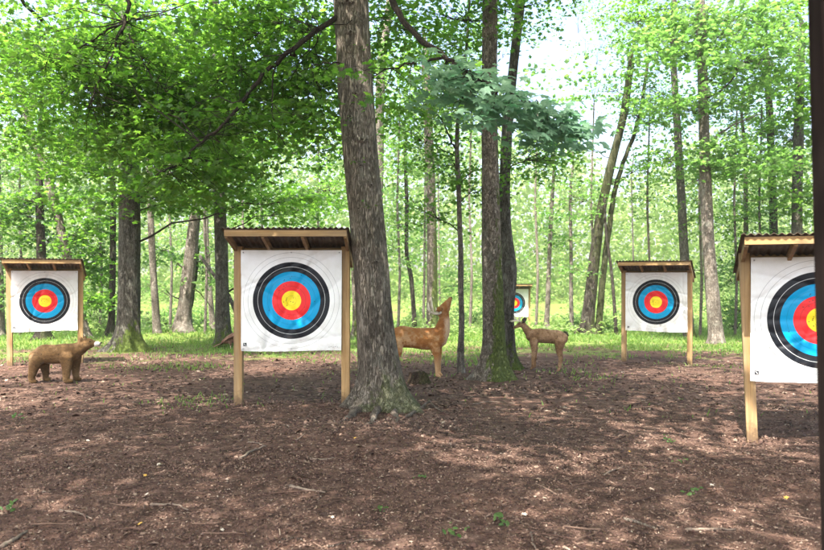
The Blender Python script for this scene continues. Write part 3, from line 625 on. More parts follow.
tree('forest_tree', 'dark leafy-sided trunk rising behind the right-centre target, left of the pale mottled trunk',
     [(689, 338), (687, 300), (684, 250), (681, 190), (677, 120), (673, 60), (674, 0)], [11, 9.5, 9, 8, 7, 6, 5], height=11, bark=M_barkG, leaf=M_leaf, lsize=.14, nseg=18, seed=72, extra=extraR2,
     blobs=[(665, 160, 0, .9, 1, .9, 14, 22), (690, 220, 0, .6, .8, .9, 8, 20), (650, 90, 0, 1.1, 1.2, .8, 12, 22), (630, 20, -1, 1.6, 1.2, .7, 14, 24), (700, 180, 1, 1.2, 1, 1.0, 12, 22)], hi=[(0, 0, 9.5, 2.5, 2.5, 1.2, 16, 26)])
def extraR3(o, loc, mb, cr, pts, Yb, at):
    limb_part(o, loc, [P(598, 334, Yb + .15), P(601, 300, Yb + .2), P(604, 265, Yb + .2), P(609, 228, Yb + .3), P(615, 188, Yb + .3), P(626, 155, Yb + .4), P(640, 120, Yb + .4), P(648, 60, Yb + .4)], .14, .06, M_barkD, 12)
tree('twin_tree', 'dark double trunk leaning right against the bright gap behind the deer',
     [(586, 334), (589, 310), (594, 260), (601, 210), (611, 165), (623, 120), (632, 60)], [15, 12.5, 11, 9, 8.5, 7.5, 6], height=11, bark=M_barkD, leaf=M_leaf_light, lsize=.17, nseg=24, rough=.05, seed=73, extra=extraR3,
     blobs=[(570, 200, 1, 1.2, 1.4, 1.0, 11, 22), (640, 170, 0, 1.2, 1.2, 1.0, 10, 22), (560, 150, 2, 1.2, 1.2, .8, 7, 20), (650, 110, 0, 1.6, 1.6, 1.2, 16, 24), (610, 90, 1, 1.4, 1.4, .7, 8, 22), (575, 270, 0, .7, .8, .4, 4, 16)],
     hi=[(1.5, 0, 10, 2.5, 2.5, 1.2, 16, 26)])
tree('forest_tree', 'dark straight trunk above the nearest right-hand roof, left of two',
     [(775, 335), (774, 280), (773, 200), (770, 120), (767, 60)], [9, 8, 7.5, 7, 6], height=11, bark=M_barkD, leaf=M_leaf_light, lsize=.16, nseg=14, seed=74,
     blobs=[(770, 130, -.5, 1.6, 1.4, .8, 16, 24), (755, 200, 0, 1.0, 1.2, .9, 14, 22), (740, 260, 0, .9, 1, .9, 12, 20), (735, 310, 0, .9, 1, .5, 8, 20)], hi=[(0, 0, 9.5, 2.5, 2.5, 1.2, 16, 26)])
tree('forest_tree', 'brown upright trunk close to the right edge, above the nearest roof',
     [(797, 338), (797, 280), (797, 200), (799, 120), (801, 40)], [12, 11, 10, 9, 8], height=11, bark=M_barkG, leaf=M_leaf, lsize=.14, nseg=18, seed=75,
     blobs=[(800, 100, -1, 1.2, 1.2, .8, 16, 24), (790, 190, -.5, 1.0, 1.0, .9, 14, 22), (780, 20, -1.5, 1.6, 1.2, .8, 18, 24), (820, 200, 0, .8, 1, 1.0, 9, 22), (790, 140, 1, 1.6, 1, 1.2, 16, 24), (720, 40, 1, 1.8, 1, 1.2, 16, 24), (660, 10, 1, 1.6, 1, .8, 12, 24)], hi=[(0, 0, 9.5, 2.5, 2.5, 1.2, 16, 26)])
tree('forest_tree', 'thin young trunk just right of the pale mottled trunk',
     [(747, 335), (746, 280), (746, 220), (745, 140)], [5, 5, 4.5, 4], height=9, bark=M_barkP, leaf=M_leaf_light, lsize=.17, nseg=10, seed=76,
     blobs=[(745, 220, 0, 1.0, 1, 1.0, 12, 22), (728, 280, 1, .8, 1, .8, 8, 20), (745, 120, 1, 1.4, 1.2, .8, 12, 22)], hi=[(0, 0, 8.5, 2, 2, 1.2, 10, 26)])
tree('forest_tree', 'white-barked thin trunk in the bright gap behind the smaller deer',
     [(572, 330), (571, 300), (571, 250), (570, 190)], [4.5, 4, 3.6, 3], height=9, bark=M_barkP, leaf=M_leaf_light, lsize=.2, nseg=10, seed=77, blobs=[(570, 240, 0, .9, 1, .6, 5, 18)], hi=[(0, 0, 10, 2, 2, 1.2, 10, 24)])
tree('forest_tree', 'slim tan trunk between the small distant target and the white-barked trunk',
     [(546, 330), (548, 300), (549, 262), (552, 200)], [5.5, 5, 4.5, 4], height=9, bark=M_barkP, leaf=M_leaf_light, lsize=.2, nseg=10, seed=78, blobs=[(552, 225, 0, 1.0, 1, .7, 6, 18)], hi=[(0, 0, 10, 2, 2, 1.2, 10, 24)])
tree('forest_tree', 'thin curving stem just right of the dark double trunk',
     [(616, 335), (614, 300), (611, 265), (606, 235), (604, 200)], [3.5, 3.5, 3, 3, 2.5], height=5, bark=M_barkD, leaf=M_leaf_light, lsize=.16, nseg=8, seed=79, blobs=[(600, 205, 0, .6, .8, .5, 4, 18)])
tree('forest_tree', 'pale far trunk in the upper gap right of the big ridged trunk',
     [(376, 330), (377, 250), (379, 150), (381, 60), (390, 10)], [11, 10, 9.5, 9, 8], height=15, bark=M_barkP, leaf=M_leaf_light, lsize=.2, nseg=14, seed=80, blobs=[(385, 120, 1, 1.8, 1.6, 1.2, 12, 20), (380, 40, 1, 1.8, 1.6, 1.2, 10, 20)], hi=[(0, 0, 13, 2.5, 2.5, 1.2, 10, 24)])

SAP = [
 (470, 331, 'pale sapling in the clearing just right of the thin wavy sapling stem', [(472, 120, 0, 1.1, 1, .9, 8, 22), (475, 60, 0, 1.2, 1, .9, 9, 22), (520, 30, 0, 1.4, 1, .6, 6, 22)], 'l'),
 (592, 333, 'young tree whose leaves spread across the top of the bright gap', [(600, 40, 0, 1.3, 1, .8, 7, 22), (575, 8, 0, 1.5, 1, .6, 6, 22), (625, 15, 0, 1.2, 1, .7, 8, 22)], 'l'),
 (205, 334, 'leafy sapling directly behind the broken snag', [(205, 270, 1, .8, 1, .9, 7, 22), (190, 200, 1, 1.1, 1, .8, 8, 22)], 'l'),
 (735, 337, 'leafy young tree behind and right of the pale mottled trunk', [(735, 60, 0, 1.5, 1, 1.0, 13, 22), (730, 230, 0, .9, 1, .9, 9, 22), (700, 20, 0, 1.5, 1, .9, 12, 22)], 'g'),
 (262, 330, 'leafy sapling behind the central target, left half hidden by its face', [(262, 215, 0, 1.2, 1, .7, 10, 24), (290, 190, .5, 1.2, 1, .6, 9, 24), (245, 170, 0, 1.1, 1, .6, 8, 24)], 'g'),
 (318, 331, 'leafy sapling rising over the right end of the central roof', [(318, 200, 0, 1.1, 1, .8, 9, 24), (335, 260, .5, .8, .8, .8, 7, 22), (310, 120, 0, 1.2, 1, .9, 9, 24)], 'g'),
 (100, 334, 'bushy sapling whose leaves hang between the left target roof and the thick mossy-footed trunk', [(92, 190, 0, .9, 1, .7, 8, 24), (100, 240, 0, .8, 1, .8, 9, 22), (95, 285, 0, .6, .8, .6, 6, 20)], 'd'),
 (170, 331, 'small leafy sapling just left of the broken snag', [(170, 240, 0, 1.0, 1, .6, 6, 22), (150, 285, 1, .8, .8, .5, 5, 20)], 'l'),
 (243, 332, 'small sapling with low leaves just left of the central shelter post', [(240, 270, 0, .6, .8, .8, 6, 20), (232, 215, 1, .8, .8, .6, 6, 22)], 'l'),
 (398, 333, 'leafy sapling right behind the big ridged trunk', [(395, 160, 0, .9, 1, .8, 8, 24), (392, 245, .5, .5, .8, .8, 5, 20), (400, 90, 0, 1.1, 1, .9, 9, 24)], 'g'),
 (648, 333, 'leafy young tree above the right-centre target roof', [(650, 200, 0, .9, 1, .8, 8, 22), (640, 120, 0, 1.2, 1, .8, 9, 22), (660, 60, 0, 1.4, 1.2, .9, 10, 24)], 'l'),
 (700, 336, 'leafy young tree close behind the pale mottled trunk', [(700, 270, 1, .7, 1, .8, 8, 22), (695, 200, 1, 1.0, 1, .9, 9, 22), (720, 100, 1, 1.5, 1.2, .9, 12, 24)], 'l'),
 (760, 336, 'dense young tree beside the left end of the nearest roof', [(758, 250, 0, .9, 1, .9, 10, 22), (775, 170, 0, 1.2, 1, .9, 11, 22), (765, 80, 0, 1.5, 1.2, .9, 12, 24), (740, 310, 0, .6, .8, .5, 6, 20)], 'g'),
 (822, 338, 'young tree filling the right edge of the view behind the nearest target', [(810, 150, 0, 1.0, 1, 1.0, 10, 22), (815, 60, 0, 1.3, 1, 1.0, 12, 24), (800, 230, 1, .8, 1, .8, 7, 20)], 'l'),
 (536, 331, 'wispy young tree right of the small distant target', [(545, 170, 1, 1.2, 1, .8, 7, 20), (535, 250, 1, .8, 1, .6, 4, 18)], 'l'),
 (20, 337, 'young tree with hanging leaves left of the leftmost target', [(15, 190, 0, 1.0, 1, .8, 8, 22), (8, 250, 0, .7, 1, .6, 5, 20), (20, 100, 0, 1.2, 1, .8, 9, 24)], 'd')]
for i, (px, py, lab, bl, k) in enumerate(SAP):
    tree('young_tree', lab, [(px, py), (px + 2, py - 60), (px - 1, py - 130), (px + 2, py - 230)], [3.0, 2.6, 2.2, 1.5], height=6, bark=M_barkP if k == 'l' else M_barkG, leaf={'g': M_leaf, 'd': M_leaf_dark, 'l': M_leaf_light}[k], lsize=.135, shape='mid', nseg=9, roots=0, flare=.2, rough=.08, seed=400 + i, blobs=bl)

# trees that stand beside the photographer, out of frame, whose crowns shade the foreground
def side_tree(x, y, label, hi, seed, h=12, dens=2.6):
    b = np.array([x, y, gz(x, y)]); o = empty('maple_tree', b); tag(o, label, 'tree')
    pts = np.array([b - [0, 0, .05], b + [.05, .1, h * .4], b + [.1, 0, h * .8], b + [0, .1, h]]); rad = [.24, .19, .1, .03]
    mb = MB(); trunk_mesh(mb, pts, rad, 20, .05, .9, 5, .5, seed); cr = MB()
    for q in hi:
        c0 = b + np.array(q[:3]); lim = curve(b + np.array([0, 0, max(2.5, q[2] - 2.2)]), c0, .06, .04, 8); mb.tube(lim, np.linspace(.07, .02, 8), 6)
        for k in range(int(q[6] * dens)):
            d = rng.normal(0, 1, 3); d /= np.linalg.norm(d); cc = c0 + d * np.array(q[3:6]) * rng.uniform(.2, 1) ** .6
            cr.tube(curve(lim[rng.integers(4, 8)], cc, .04, .05, 5), np.linspace(.012, .003, 5), 4, 1, cap=False)
            spray(cr, cc, rng.uniform(.6, .95), q[7], .22, 'far')
    mb.build('trunk', M_barkG, o, loc=b); cr.build('crown', [M_leaf, M_twig], o, loc=b, smooth=False)
side_tree(-5.5, 1.0, 'shade maple standing left of the photographer outside the view', [(2.5, -.5, 8, 3, 2.6, .9, 34, 34), (0, 2, 8.5, 3, 3, 1, 26, 34), (3.0, 2.5, 9.5, 2.5, 2.5, .8, 26, 34)], 91)
side_tree(4.8, .6, 'shade maple standing right of the photographer outside the view', [(-2.5, 0, 8.3, 3, 2.6, .9, 34, 34), (.5, 2.6, 8.5, 3, 3, 1, 28, 34), (0, -2, 10, 3, 2.5, .8, 18, 34)], 92)
side_tree(8.6, 8.5, 'shade maple standing beyond the right edge of the view', [(-1, -2, 7.8, 3, 2.6, .9, 30, 34), (-1.5, 2.0, 8.5, 3, 3, 1, 30, 34)], 93, dens=1.5)
side_tree(-8.8, 9.5, 'shade maple standing beyond the left edge of the view', [(1.2, -2, 7.8, 3, 2.6, .9, 34, 34), (1.5, 2.0, 8.5, 3, 3, 1, 34, 34)], 94, dens=.55)

# ------------------------------------------------------------------ deeper woodland trees
far_spec = []
for i in range(7):
    Y = 27 + 34 * ((i * .618) % 1); px = -20 + 870 * ((i * .7548) % 1)
    if 530 < px < 660 and Y < 48: continue
    if 60 < px < 90: px -= 15
    far_spec.append((px, Y))
for i, (px, Y) in enumerate(far_spec):
    x = (px - 412) / F_PX * Y; w = rng.uniform(.12, .3) * F_PX / Y; lean = rng.normal(0, 4)
    base = np.array([x, Y, gz(x, Y)]); yb = HZ + (CAMH - base[2]) / Y * F_PX
    gap = 560 < px < 680
    bl = []
    for k in range(6 if not gap else 1):
        bl.append((px + rng.normal(0, 22), 40 + 48 * k + rng.uniform(-20, 20), rng.uniform(-1, 1), rng.uniform(1.4, 2.6), 1.5, rng.uniform(.8, 1.3), 13, 20))
    tree('woodland_tree', 'slim tree trunk deep in the bright wood behind the range', [(px, yb), (px + lean, yb - 60), (px + lean * 1.6, yb - 150)], [w, w * .9, w * .7], Y=Y, base=base,
         height=rng.uniform(9, 13), bark=[M_barkP, M_barkG, M_barkP][i % 3], leaf=[M_leaf_far, M_leaf_far, M_leaf_light][i % 3], lsize=.23, shape='oval', nseg=8, roots=0, flare=.2, seed=200 + i,
         blobs=bl, hi=[(0, 0, 8.5, 2.4, 2.4, 1.6, 7, 18, .4)], group='slim trees deep in the wood behind the range')

# ------------------------------------------------------------------ far woodland and undergrowth (nobody could count them)
mb = MB()
n = 95000
xx = rng.uniform(-75, 75, n); yy = rng.uniform(64, 105, n)
prof = np.array([15 + 9 * mn.noise(Vector((x * .09, y * .05, 4))) + 2.0 * mn.noise(Vector((x * .35, 0, 8))) for x, y in zip(xx, yy)])
gapf = np.exp(-((xx / yy * F_PX + 412 - 620) / 40) ** 2) * .3
zz = rng.uniform(0, 1, n) ** 1.25 * (prof + 3) * (1 - gapf)
C = np.stack([xx, yy, zz + np.array([gz(x, y) for x, y in zip(xx, yy)])], 1)
add_leaves(mb, C, rng.normal(0, 1, (n, 3)) + [0, -.3, .4], rng.normal(0, 1, (n, 3)), rng.uniform(.28, .7, n), 'far')
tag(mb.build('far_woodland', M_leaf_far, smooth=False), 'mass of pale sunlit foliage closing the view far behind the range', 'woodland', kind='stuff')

def shrub(px, py, w, h, label, mat=M_leaf_light, dens=1.0, ls=.13, name='shrub'):
    b = on_ground(px, py); o = empty(name, b); tag(o, label, 'shrub'); st = MB(); cr = MB()
    for k in range(int(9 * dens) + 3):
        tip = b + np.array([rng.normal(0, w * .35), rng.normal(0, w * .3), h * rng.uniform(.35, 1)])
        c = curve(b + rng.normal(0, .06, 3) * [1, 1, 0], tip, .05, .05, 6); st.tube(c, np.linspace(.014, .004, 6), 5)
        for j in range(3): spray(cr, c[rng.integers(2, 6)] + rng.normal(0, .12, 3), .28, 16, ls, 'mid')
    st.build('stem', M_twig, o, loc=b); cr.build('foliage', mat, o, loc=b, smooth=False)
shrub(95, 333, 1.8, 1.9, 'leafy green shrub between the left target and the thick mossy-footed trunk', M_leaf, 2.4)
shrub(20, 333, 1.5, 1.0, 'low pale shrub under the left target', dens=1.2)
shrub(200, 330, 1.6, 1.0, 'tangled shrub growing at the foot of the broken snag', dens=2)
shrub(165, 327, 1.6, 1.1, 'bright bush left of the broken snag', dens=1.6)
shrub(606, 331, 1.4, .45, 'low bright bush at the foot of the dark double trunk', M_leaf, 2.2, .10)
shrub(575, 327, 1.4, .5, 'low pale bush left of the dark double trunk', dens=1.2)
shrub(660, 326, 2.2, 1.2, 'bright bush seen beneath the right-centre target face', dens=1.6)
shrub(735, 330, 1.8, 1.8, 'tall leafy bush right of the pale mottled trunk', dens=2.6)
shrub(335, 327, 1.8, 1.4, 'bush in the shade behind the central target', M_leaf, 2)
shrub(478, 326, 1.5, 1.0, 'pale bush between the sapling and the moss-striped trunk', dens=1.5)
def rusty():
    b = on_ground(454, 329); o = empty('dead_bush', b); tag(o, 'rusty brown dead bush in the sunny clearing behind the sapling', 'bush'); m = MB(); s = MB()
    for k in range(7):
        c = curve(b, b + np.array([rng.normal(0, .12), rng.normal(0, .12), rng.uniform(.2, .42)]), .05, .05, 5); s.tube(c, np.linspace(.01, .004, 5), 5); spray(m, c[-1], .13, 16, .08, 'mid')
    s.build('stem', M_twig, o, loc=b); m.build('foliage', M_litter, o, loc=b, smooth=False)
rusty()

mb = MB()                                                       # undergrowth at the wood's edge
cl = []
for k in range(3800):
    Y = rng.uniform(27, 62); px = rng.uniform(-30, 850); x = (px - 412) / F_PX * Y
    if mn.noise(Vector((x * .25, Y * .12, 20))) < -.12: continue
    hh = (.25 + 1.5 * max(0, mn.noise(Vector((x * .3, Y * .3, 2))) + .3)) * (1.0 if not 470 < px < 600 else .5) * min(1.6, .6 + (Y - 27) / 20)
    c = np.array([x, Y, gz(x, Y) + rng.uniform(.05, 1) * hh]); spray(mb, c, .4, 12, .2, 'far', flat=.6)
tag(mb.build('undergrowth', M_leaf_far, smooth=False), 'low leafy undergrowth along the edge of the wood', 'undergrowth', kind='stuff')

# ------------------------------------------------------------------ grass
def grass():
    n = 75000; Y = rng.uniform(9, 42, n) ; px = rng.uniform(-20, 850, n); x = (px - 412) / F_PX * Y
    keep = np.zeros(n, bool); z = np.zeros(n)
    for i in range(n):
        f = min(1, max(0, (Y[i] - 13) / 10)) + (mn.noise(Vector((x[i] * .5, Y[i] * .5, 7)))) * 1.3 - .25
        if rng.uniform() < max(.015, f): keep[i] = True; z[i] = gz(x[i], Y[i])
    x, Y, z = x[keep], Y[keep], z[keep]; n = len(x); print('grass', n)
    a = rng.uniform(0, np.pi, n); h = rng.uniform(.04, .14, n) * np.clip(Y / 20, .6, 1.3); w = .012 * np.clip(Y / 14, .8, 2.4)
    d = np.stack([np.cos(a), np.sin(a), a * 0], 1) * w[:, None]; b = np.stack([x, Y, z - .01], 1); ln = rng.normal(0, .5, (n, 3)) * h[:, None]; ln[:, 2] = 0
    up = np.stack([a * 0, a * 0, h], 1)
    V = np.stack([b - d, b + d, b + up * .6 + ln * .4 + d * .6, b + up * .6 + ln * .4 - d * .6, b + up + ln], 1).reshape(-1, 3)
    T = (np.array([(0, 1, 2), (0, 2, 3), (3, 2, 4)])[None] + (np.arange(n) * 5)[:, None, None]).reshape(-1, 3)
    m = MB(); m.add(V, T); tag(m.build('grass', M_grass, smooth=False), 'thin grass growing in patches on the forest floor', 'grass', kind='stuff')
grass()

# ------------------------------------------------------------------ leaf litter
def litter():
    m = MB()
    def strip(n, y0, y1, s0, s1, twf=.12, dens=None):
        Y = y0 + (y1 - y0) * rng.uniform(0, 1, n); px = rng.uniform(-15, 840, n); x = (px - 412) / F_PX * Y
        if dens is not None:
            k = np.array([rng.uniform() < dens + .9 * mn.noise(Vector((a * .9, b * .9, 12))) for a, b in zip(x, Y)]); x, Y = x[k], Y[k]; n = len(x)
        z = np.array([gz(a, b) + (mn.noise(Vector((a * 5, b * 5, 1))) * .012 + mn.noise(Vector((a * 14, b * 14, 5))) * .007 if b < 14 else 0) for a, b in zip(x, Y)])
        C = np.stack([x, Y, z + rng.uniform(.002, .012, n)], 1); s = rng.uniform(s0, s1, n) * rng.uniform(.5, 1, n)
        N = np.array([0, 0, 1]) + rng.normal(0, .35, (n, 3)); D = rng.normal(0, 1, (n, 3)); h = rng.uniform(size=n)
        k = h < .2; add_leaves(m, C[k], N[k], D[k], s[k] * 1.5, 'mid')
        k = (h >= .2) & (h < .6); add_leaves(m, C[k], N[k], D[k], s[k] * 1.2, 'oval')
        k = (h >= .6)                                          # splinters and bark chips
        c, d, nn = C[k], D[k] * [1, 1, .12], N[k]; d /= np.linalg.norm(d, axis=1)[:, None]; e = np.cross(nn, d); e /= np.linalg.norm(e, axis=1)[:, None]
        L = s[k][:, None] * rng.uniform(.5, 1.6, (len(c), 1)); W = L * rng.uniform(.06, .35, (len(c), 1)); t3 = nn * .004
        V = np.stack([c - d * L * .5 - e * W * .4, c - d * L * .45 + e * W * .4, c + d * L * .5 + e * W * .3, c + d * L * .42 - e * W * .5, c + t3 * 2 + e * W * .1], 1).reshape(-1, 3)
        T = (np.array([(0, 3, 4), (3, 2, 4), (2, 1, 4), (1, 0, 4)])[None] + (np.arange(len(c)) * 5)[:, None, None]).reshape(-1, 3); m.add(V, T)
    strip(40000, 3.9, 6.5, .008, .030); strip(34000, 6, 10, .012, .042); strip(26000, 9.5, 17, .03, .085, dens=.6); strip(9000, 16, 26, .05, .13, dens=.35)
    strip(1300, 3.9, 9, .04, .085, dens=.35); strip(1300, 8, 16, .06, .11, dens=.45)
    for k in range(420):                                        # thin twigs lying about
        Y = rng.uniform(4, 15); px = rng.uniform(-10, 835); x = (px - 412) / F_PX * Y; a = rng.uniform(0, math.pi); L = rng.uniform(.06, .32)
        p = [(x + math.cos(a) * L * q + rng.normal(0, .012), Y + math.sin(a) * L * q + rng.normal(0, .012)) for q in (-.5, -.15, .2, .5)]
        m.tube([(u_, v_, gz(u_, v_) + .014) for u_, v_ in p], np.array([1, .9, .7, .4]) * rng.uniform(.0025, .006), 5)
    for (cx, cyy, rr, nn) in ((-.9, 8.2, .5, 120), (.15, 8.3, .5, 120), (.9, 11.6, .7, 260), (1.8, 11.7, .6, 200), (-2.0, 9.5, .4, 120), (-.6, 9.7, .4, 120), (3.5, 7.9, .4, 120), (-6.6, 16.8, 1.2, 260), (-.45, 7.0, .8, 160)):
        x = cx + rng.normal(0, rr, nn) * .6; Y = cyy + rng.normal(0, rr, nn) * .45; z = np.array([gz(a, b) for a, b in zip(x, Y)])
        add_leaves(m, np.stack([x, Y, z + rng.uniform(.01, .035, nn)], 1), np.array([0, -.2, 1]) + rng.normal(0, .5, (nn, 3)), rng.normal(0, 1, (nn, 3)), rng.uniform(.025, .06, nn), 'mid')
    m.build('leaf_litter', M_litter, smooth=False)
    return
litter()
o = bpy.data.objects['leaf_litter']; tag(o, 'dead leaves, bark chips and twigs scattered over the forest floor', 'leaf litter', kind='stuff')

# ------------------------------------------------------------------ target shelters
def shelter(cx, cy_, face_z, rz, label, sheet_drop, seed, leanL=0.0, hw=.64, roof_dz=0.0):
    """face centre at (cx, cy_, face_z); local x right, y away from the camera"""
    rs = np.random.default_rng(seed); g0 = gz(cx, cy_); o = empty('target_shelter', (cx, cy_, g0), rz); tag(o, label, 'archery target', 'roofed archery target shelters on the range')
    fz = face_z - g0; top = fz + hw + .03
    def gl(lx):                                              # ground height below a local x
        return gz(cx + lx * math.cos(rz), cy_ + lx * math.sin(rz)) - g0
    for sx in (-1, 1):
        x = sx * (hw + .045); b = gl(x) - .06; m = MB(); ht = top + .02 - b; ln = leanL if sx < 0 else 0
        V = MB(); V.box((0, 0, 0), (.108, .10, ht), bev=.006); v = np.vstack(V.V); v[:, 2] += b + ht / 2; v[:, 0] += x + (fz + .3 - v[:, 2]) * ln
        v[:, 1] += .075
        m.add(v, np.vstack(V.T)); m.build('post', M_wood[2], o, smooth=False)
    slope = -.265; W = hw + .095                                  # roof falls away from the shooter
    yf, yb = -.50, .76; zf = top + .02 - slope * .66 - .02
    def zr(y): return top + .037 + slope * (y - .075) + roof_dz
    ang = math.atan(slope)
    m = MB(); m.box((0, yf, zr(yf) - .037), (2 * W, .038, .078), rot=rotx(0), bev=.004); m.build('front_board', M_wood[0], o, smooth=False)
    m = MB(); m.box((0, yb, zr(yb) - .045), (2 * W, .038, .095), bev=.004); m.build('rear_board', M_wood[0], o, smooth=False)
    for x in (-W + .019, -.28, .20, W - .019):
        L = (yb - yf - .04) / math.cos(ang); m = MB(); m.box((x, (yf + yb) / 2, zr((yf + yb) / 2) - .046), (.038, L, .086), rot=rotx(ang), bev=.003)
        m.build('rafter', M_wood[1], o, smooth=False)
    m = MB(); m.box((0, .147, top - .04), (2 * hw + .07, .038, .09), bev=.004); m.build('cross_rail', M_wood[0], o, smooth=False)
    m = MB(); m.box((0, .147, fz - hw + .1), (2 * hw + .07, .038, .09), bev=.004); m.build('cross_rail', M_wood[0], o, smooth=False)
    # corrugated sheet with its own thickness, wavy edge
    nx, ny = 190, 7; xs = np.linspace(-W - .035, W + .035, nx); ys = np.linspace(yf - .05, yb + .06, ny); m = MB(); amp = .009
    X, Yg = np.meshgrid(xs, ys); Z = np.vectorize(zr)(Yg) + .013 + amp * np.cos(X * 2 * math.pi / .068) + .004 * np.sin(X * 2.1 + seed) * (Yg < 0)
    up = np.stack([X, Yg, Z], 2).reshape(-1, 3); dn = up - [0, 0, .004]; k = len(up); Tt = gridtris(ny, nx, False)
    m.add(np.vstack([up, dn]), np.vstack([Tt, Tt[:, ::-1] + k]))
    for row in (0, ny - 1):
        i = row * nx + np.arange(nx - 1); m.add(np.vstack([up, dn]), np.vstack([np.stack([i, i + 1, i + 1 + k], 1), np.stack([i, i + 1 + k, i + k], 1)]))
    m.build('roof_sheet', M_roof, o)
    # foam butt behind the face
    m = MB(); m.box((0, .10, fz), (2 * hw - .02, .05, 2 * hw - .04)); m.build('backing_board', M_woodg, o, smooth=False)
    # printed face: a hanging sheet with soft creases
    n_ = 70; u = np.linspace(-1, 1, n_); A, B = np.meshgrid(u, u); ph = rs.uniform(0, 6, 4)
    dy = .010 * np.sin(A * 3 + B * 1.3 + ph[0]) * (1 - B) * .5 + .016 * np.exp(-((B + .86) / .12) ** 2) * np.sin(A * 7 + ph[1]) + .004 * np.sin(A * 11 - B * 6 + ph[2])
    for q in range(11):
        a0 = rs.uniform(0, math.pi); c0 = rs.uniform(-.9, .9); dd = A * math.cos(a0) + B * math.sin(a0) - c0; dy = dy + rs.uniform(.005, .014) * np.exp(-(dd / rs.uniform(.02, .05)) ** 2)
    X = A * hw * (1 - .006 * (B - 1) * rs.uniform(-1, 1)); Zz = B * hw + .008 * np.sin(A * 2.4 + ph[3]) * (B < -.9)
    V = np.stack([X, dy - .012, Zz], 2).reshape(-1, 3); m = MB(); Tt = gridtris(n_, n_, False); k = len(V)
    m.add(np.vstack([V, V + [0, .003, 0]]), np.vstack([Tt, Tt[:, ::-1] + k])); f = m.build('target_face', M_face, o); f.location = (0, 0, fz)
    # the printed maker's marks in the bottom corners
    def mark(cx0, cz0, w, h, mat):
        a_ = np.linspace(cx0 - w / 2, cx0 + w / 2, 5); b_ = np.linspace(cz0 - h / 2, cz0 + h / 2, 5); AA, BB = np.meshgrid(a_ / hw, b_ / hw)
        yy_ = np.interp(0, [0], [0]); iy = ((BB + 1) / 2 * (n_ - 1)).round().astype(int).clip(0, n_ - 1); ix = ((AA + 1) / 2 * (n_ - 1)).round().astype(int).clip(0, n_ - 1)
        return np.stack([AA * hw, dy[iy, ix] - .0185, BB * hw], 2).reshape(-1, 3)
    mk = MB(); mk.add(mark(-hw + .055, -hw + .085, .042, .040, 0), gridtris(5, 5, False), 0)
    for (px_, pz_, w_, h_) in ((-.008, .008, .010, .006), (-.002, .0, .016, .005), (.006, -.010, .01, .006)):
        v = mark(-hw + .055 + px_, -hw + .085 + pz_, w_, h_, 1); v[:, 1] -= .0015; mk.add(v, gridtris(5, 5, False), 1)
    mk2 = MB()
    for k_ in range(5): mk2.add(mark(hw - .16 + k_ * .027, -hw + .05 + (k_ % 2) * .006, .015, .006, 2), gridtris(5, 5, False))
    mk.build('corner_logo', [M_black, M_white], f, smooth=False); mk2.build('corner_print', M_grey, f, smooth=False)
    for x in (-hw + .03, 0, hw - .03):
        for z in (hw - .03, -hw + .03):
            sc_ = MB(); sc_.tube([(x, -.018, z), (x, -.026, z)], [.009, .007], 8); sc_.build('washer', M_screw, f)
    return o
def at_face(px, py, Y): p = P(px, py, Y); return p[0], p[1], p[2]
x, y, z = at_face(291.5, 300.5, 9.55); shelter(x, y, z, math.radians(1), 'large target on the nearest left shelter, right beside the big ridged maple trunk', 0, 1, .0)
x, y, z = at_face(45, 301, 15.9); shelter(x, y, z, math.radians(20), 'leftmost target shelter, standing behind the bear', 0, 2, .01)
x, y, z = at_face(656, 302, 16.3); shelter(x, y, z, math.radians(-24), 'target shelter beside the pale mottled trunk, on the sunny strip of grass', 0, 3)
x, y, z = at_face(820, 320, 7.6); shelter(x, y, z, math.radians(-20), 'nearest target shelter, cut off by the right edge of the view', 0, 4, .04, roof_dz=-.035)
x, y, z = at_face(514.5, 303, 34.5); shelter(x, y, z, math.radians(0), 'smallest, farthest target shelter, half hidden behind the moss-striped trunk', 0, 5)

# ------------------------------------------------------------------ animals: one continuous remeshed body each
def blob_body(name, tubes, mat, parent, vox=.011, smooth=4):
    m = MB()
    for pts, rad, flat in tubes:
        pts = np.array(pts, float); rad = np.array(rad, float)
        L = np.concatenate([[0], np.cumsum(np.linalg.norm(np.diff(pts, axis=0), axis=1))]); s = np.linspace(0, L[-1], max(6, int(L[-1] / .02)))
        p = np.stack([np.interp(s, L, pts[:, i]) for i in range(3)], 1); r = np.interp(s, L, rad)
        for _ in range(2): p[1:-1] = (p[:-2] + 2 * p[1:-1] + p[2:]) / 4; r[1:-1] = (r[:-2] + 2 * r[1:-1] + r[2:]) / 4
        d0 = p[0] - p[1]; d0 /= np.linalg.norm(d0) + 1e-9; d1 = p[-1] - p[-2]; d1 /= np.linalg.norm(d1) + 1e-9
        h = np.array([.95, .8, .5]); w = np.array([.35, .6, .85])
        p = np.vstack([[p[0] + d0 * r[0] * q for q in h], p, [p[-1] + d1 * r[-1] * q for q in h[::-1]]]); r = np.concatenate([r[0] * w, r, r[-1] * w[::-1]])
        # ellipse squeezed in the sideways (local y) direction
        before = p.copy(); q = MB(); q.tube(p, r, 16); v = np.vstack(q.V); cy0 = p[:, 1].mean(); v[:, 1] = cy0 + (v[:, 1] - cy0) * flat
        m.add(v, np.vstack(q.T))
    o = m.build(name, mat, parent)
    md = o.modifiers.new('remesh', 'REMESH'); md.mode = 'VOXEL'; md.voxel_size = vox; md.use_smooth_shade = True
    sm = o.modifiers.new('smooth', 'SMOOTH'); sm.iterations = smooth; sm.factor = .6
    dg = bpy.context.evaluated_depsgraph_get(); me = bpy.data.meshes.new_from_object(o.evaluated_get(dg)); o.modifiers.clear(); o.data = me
    return o
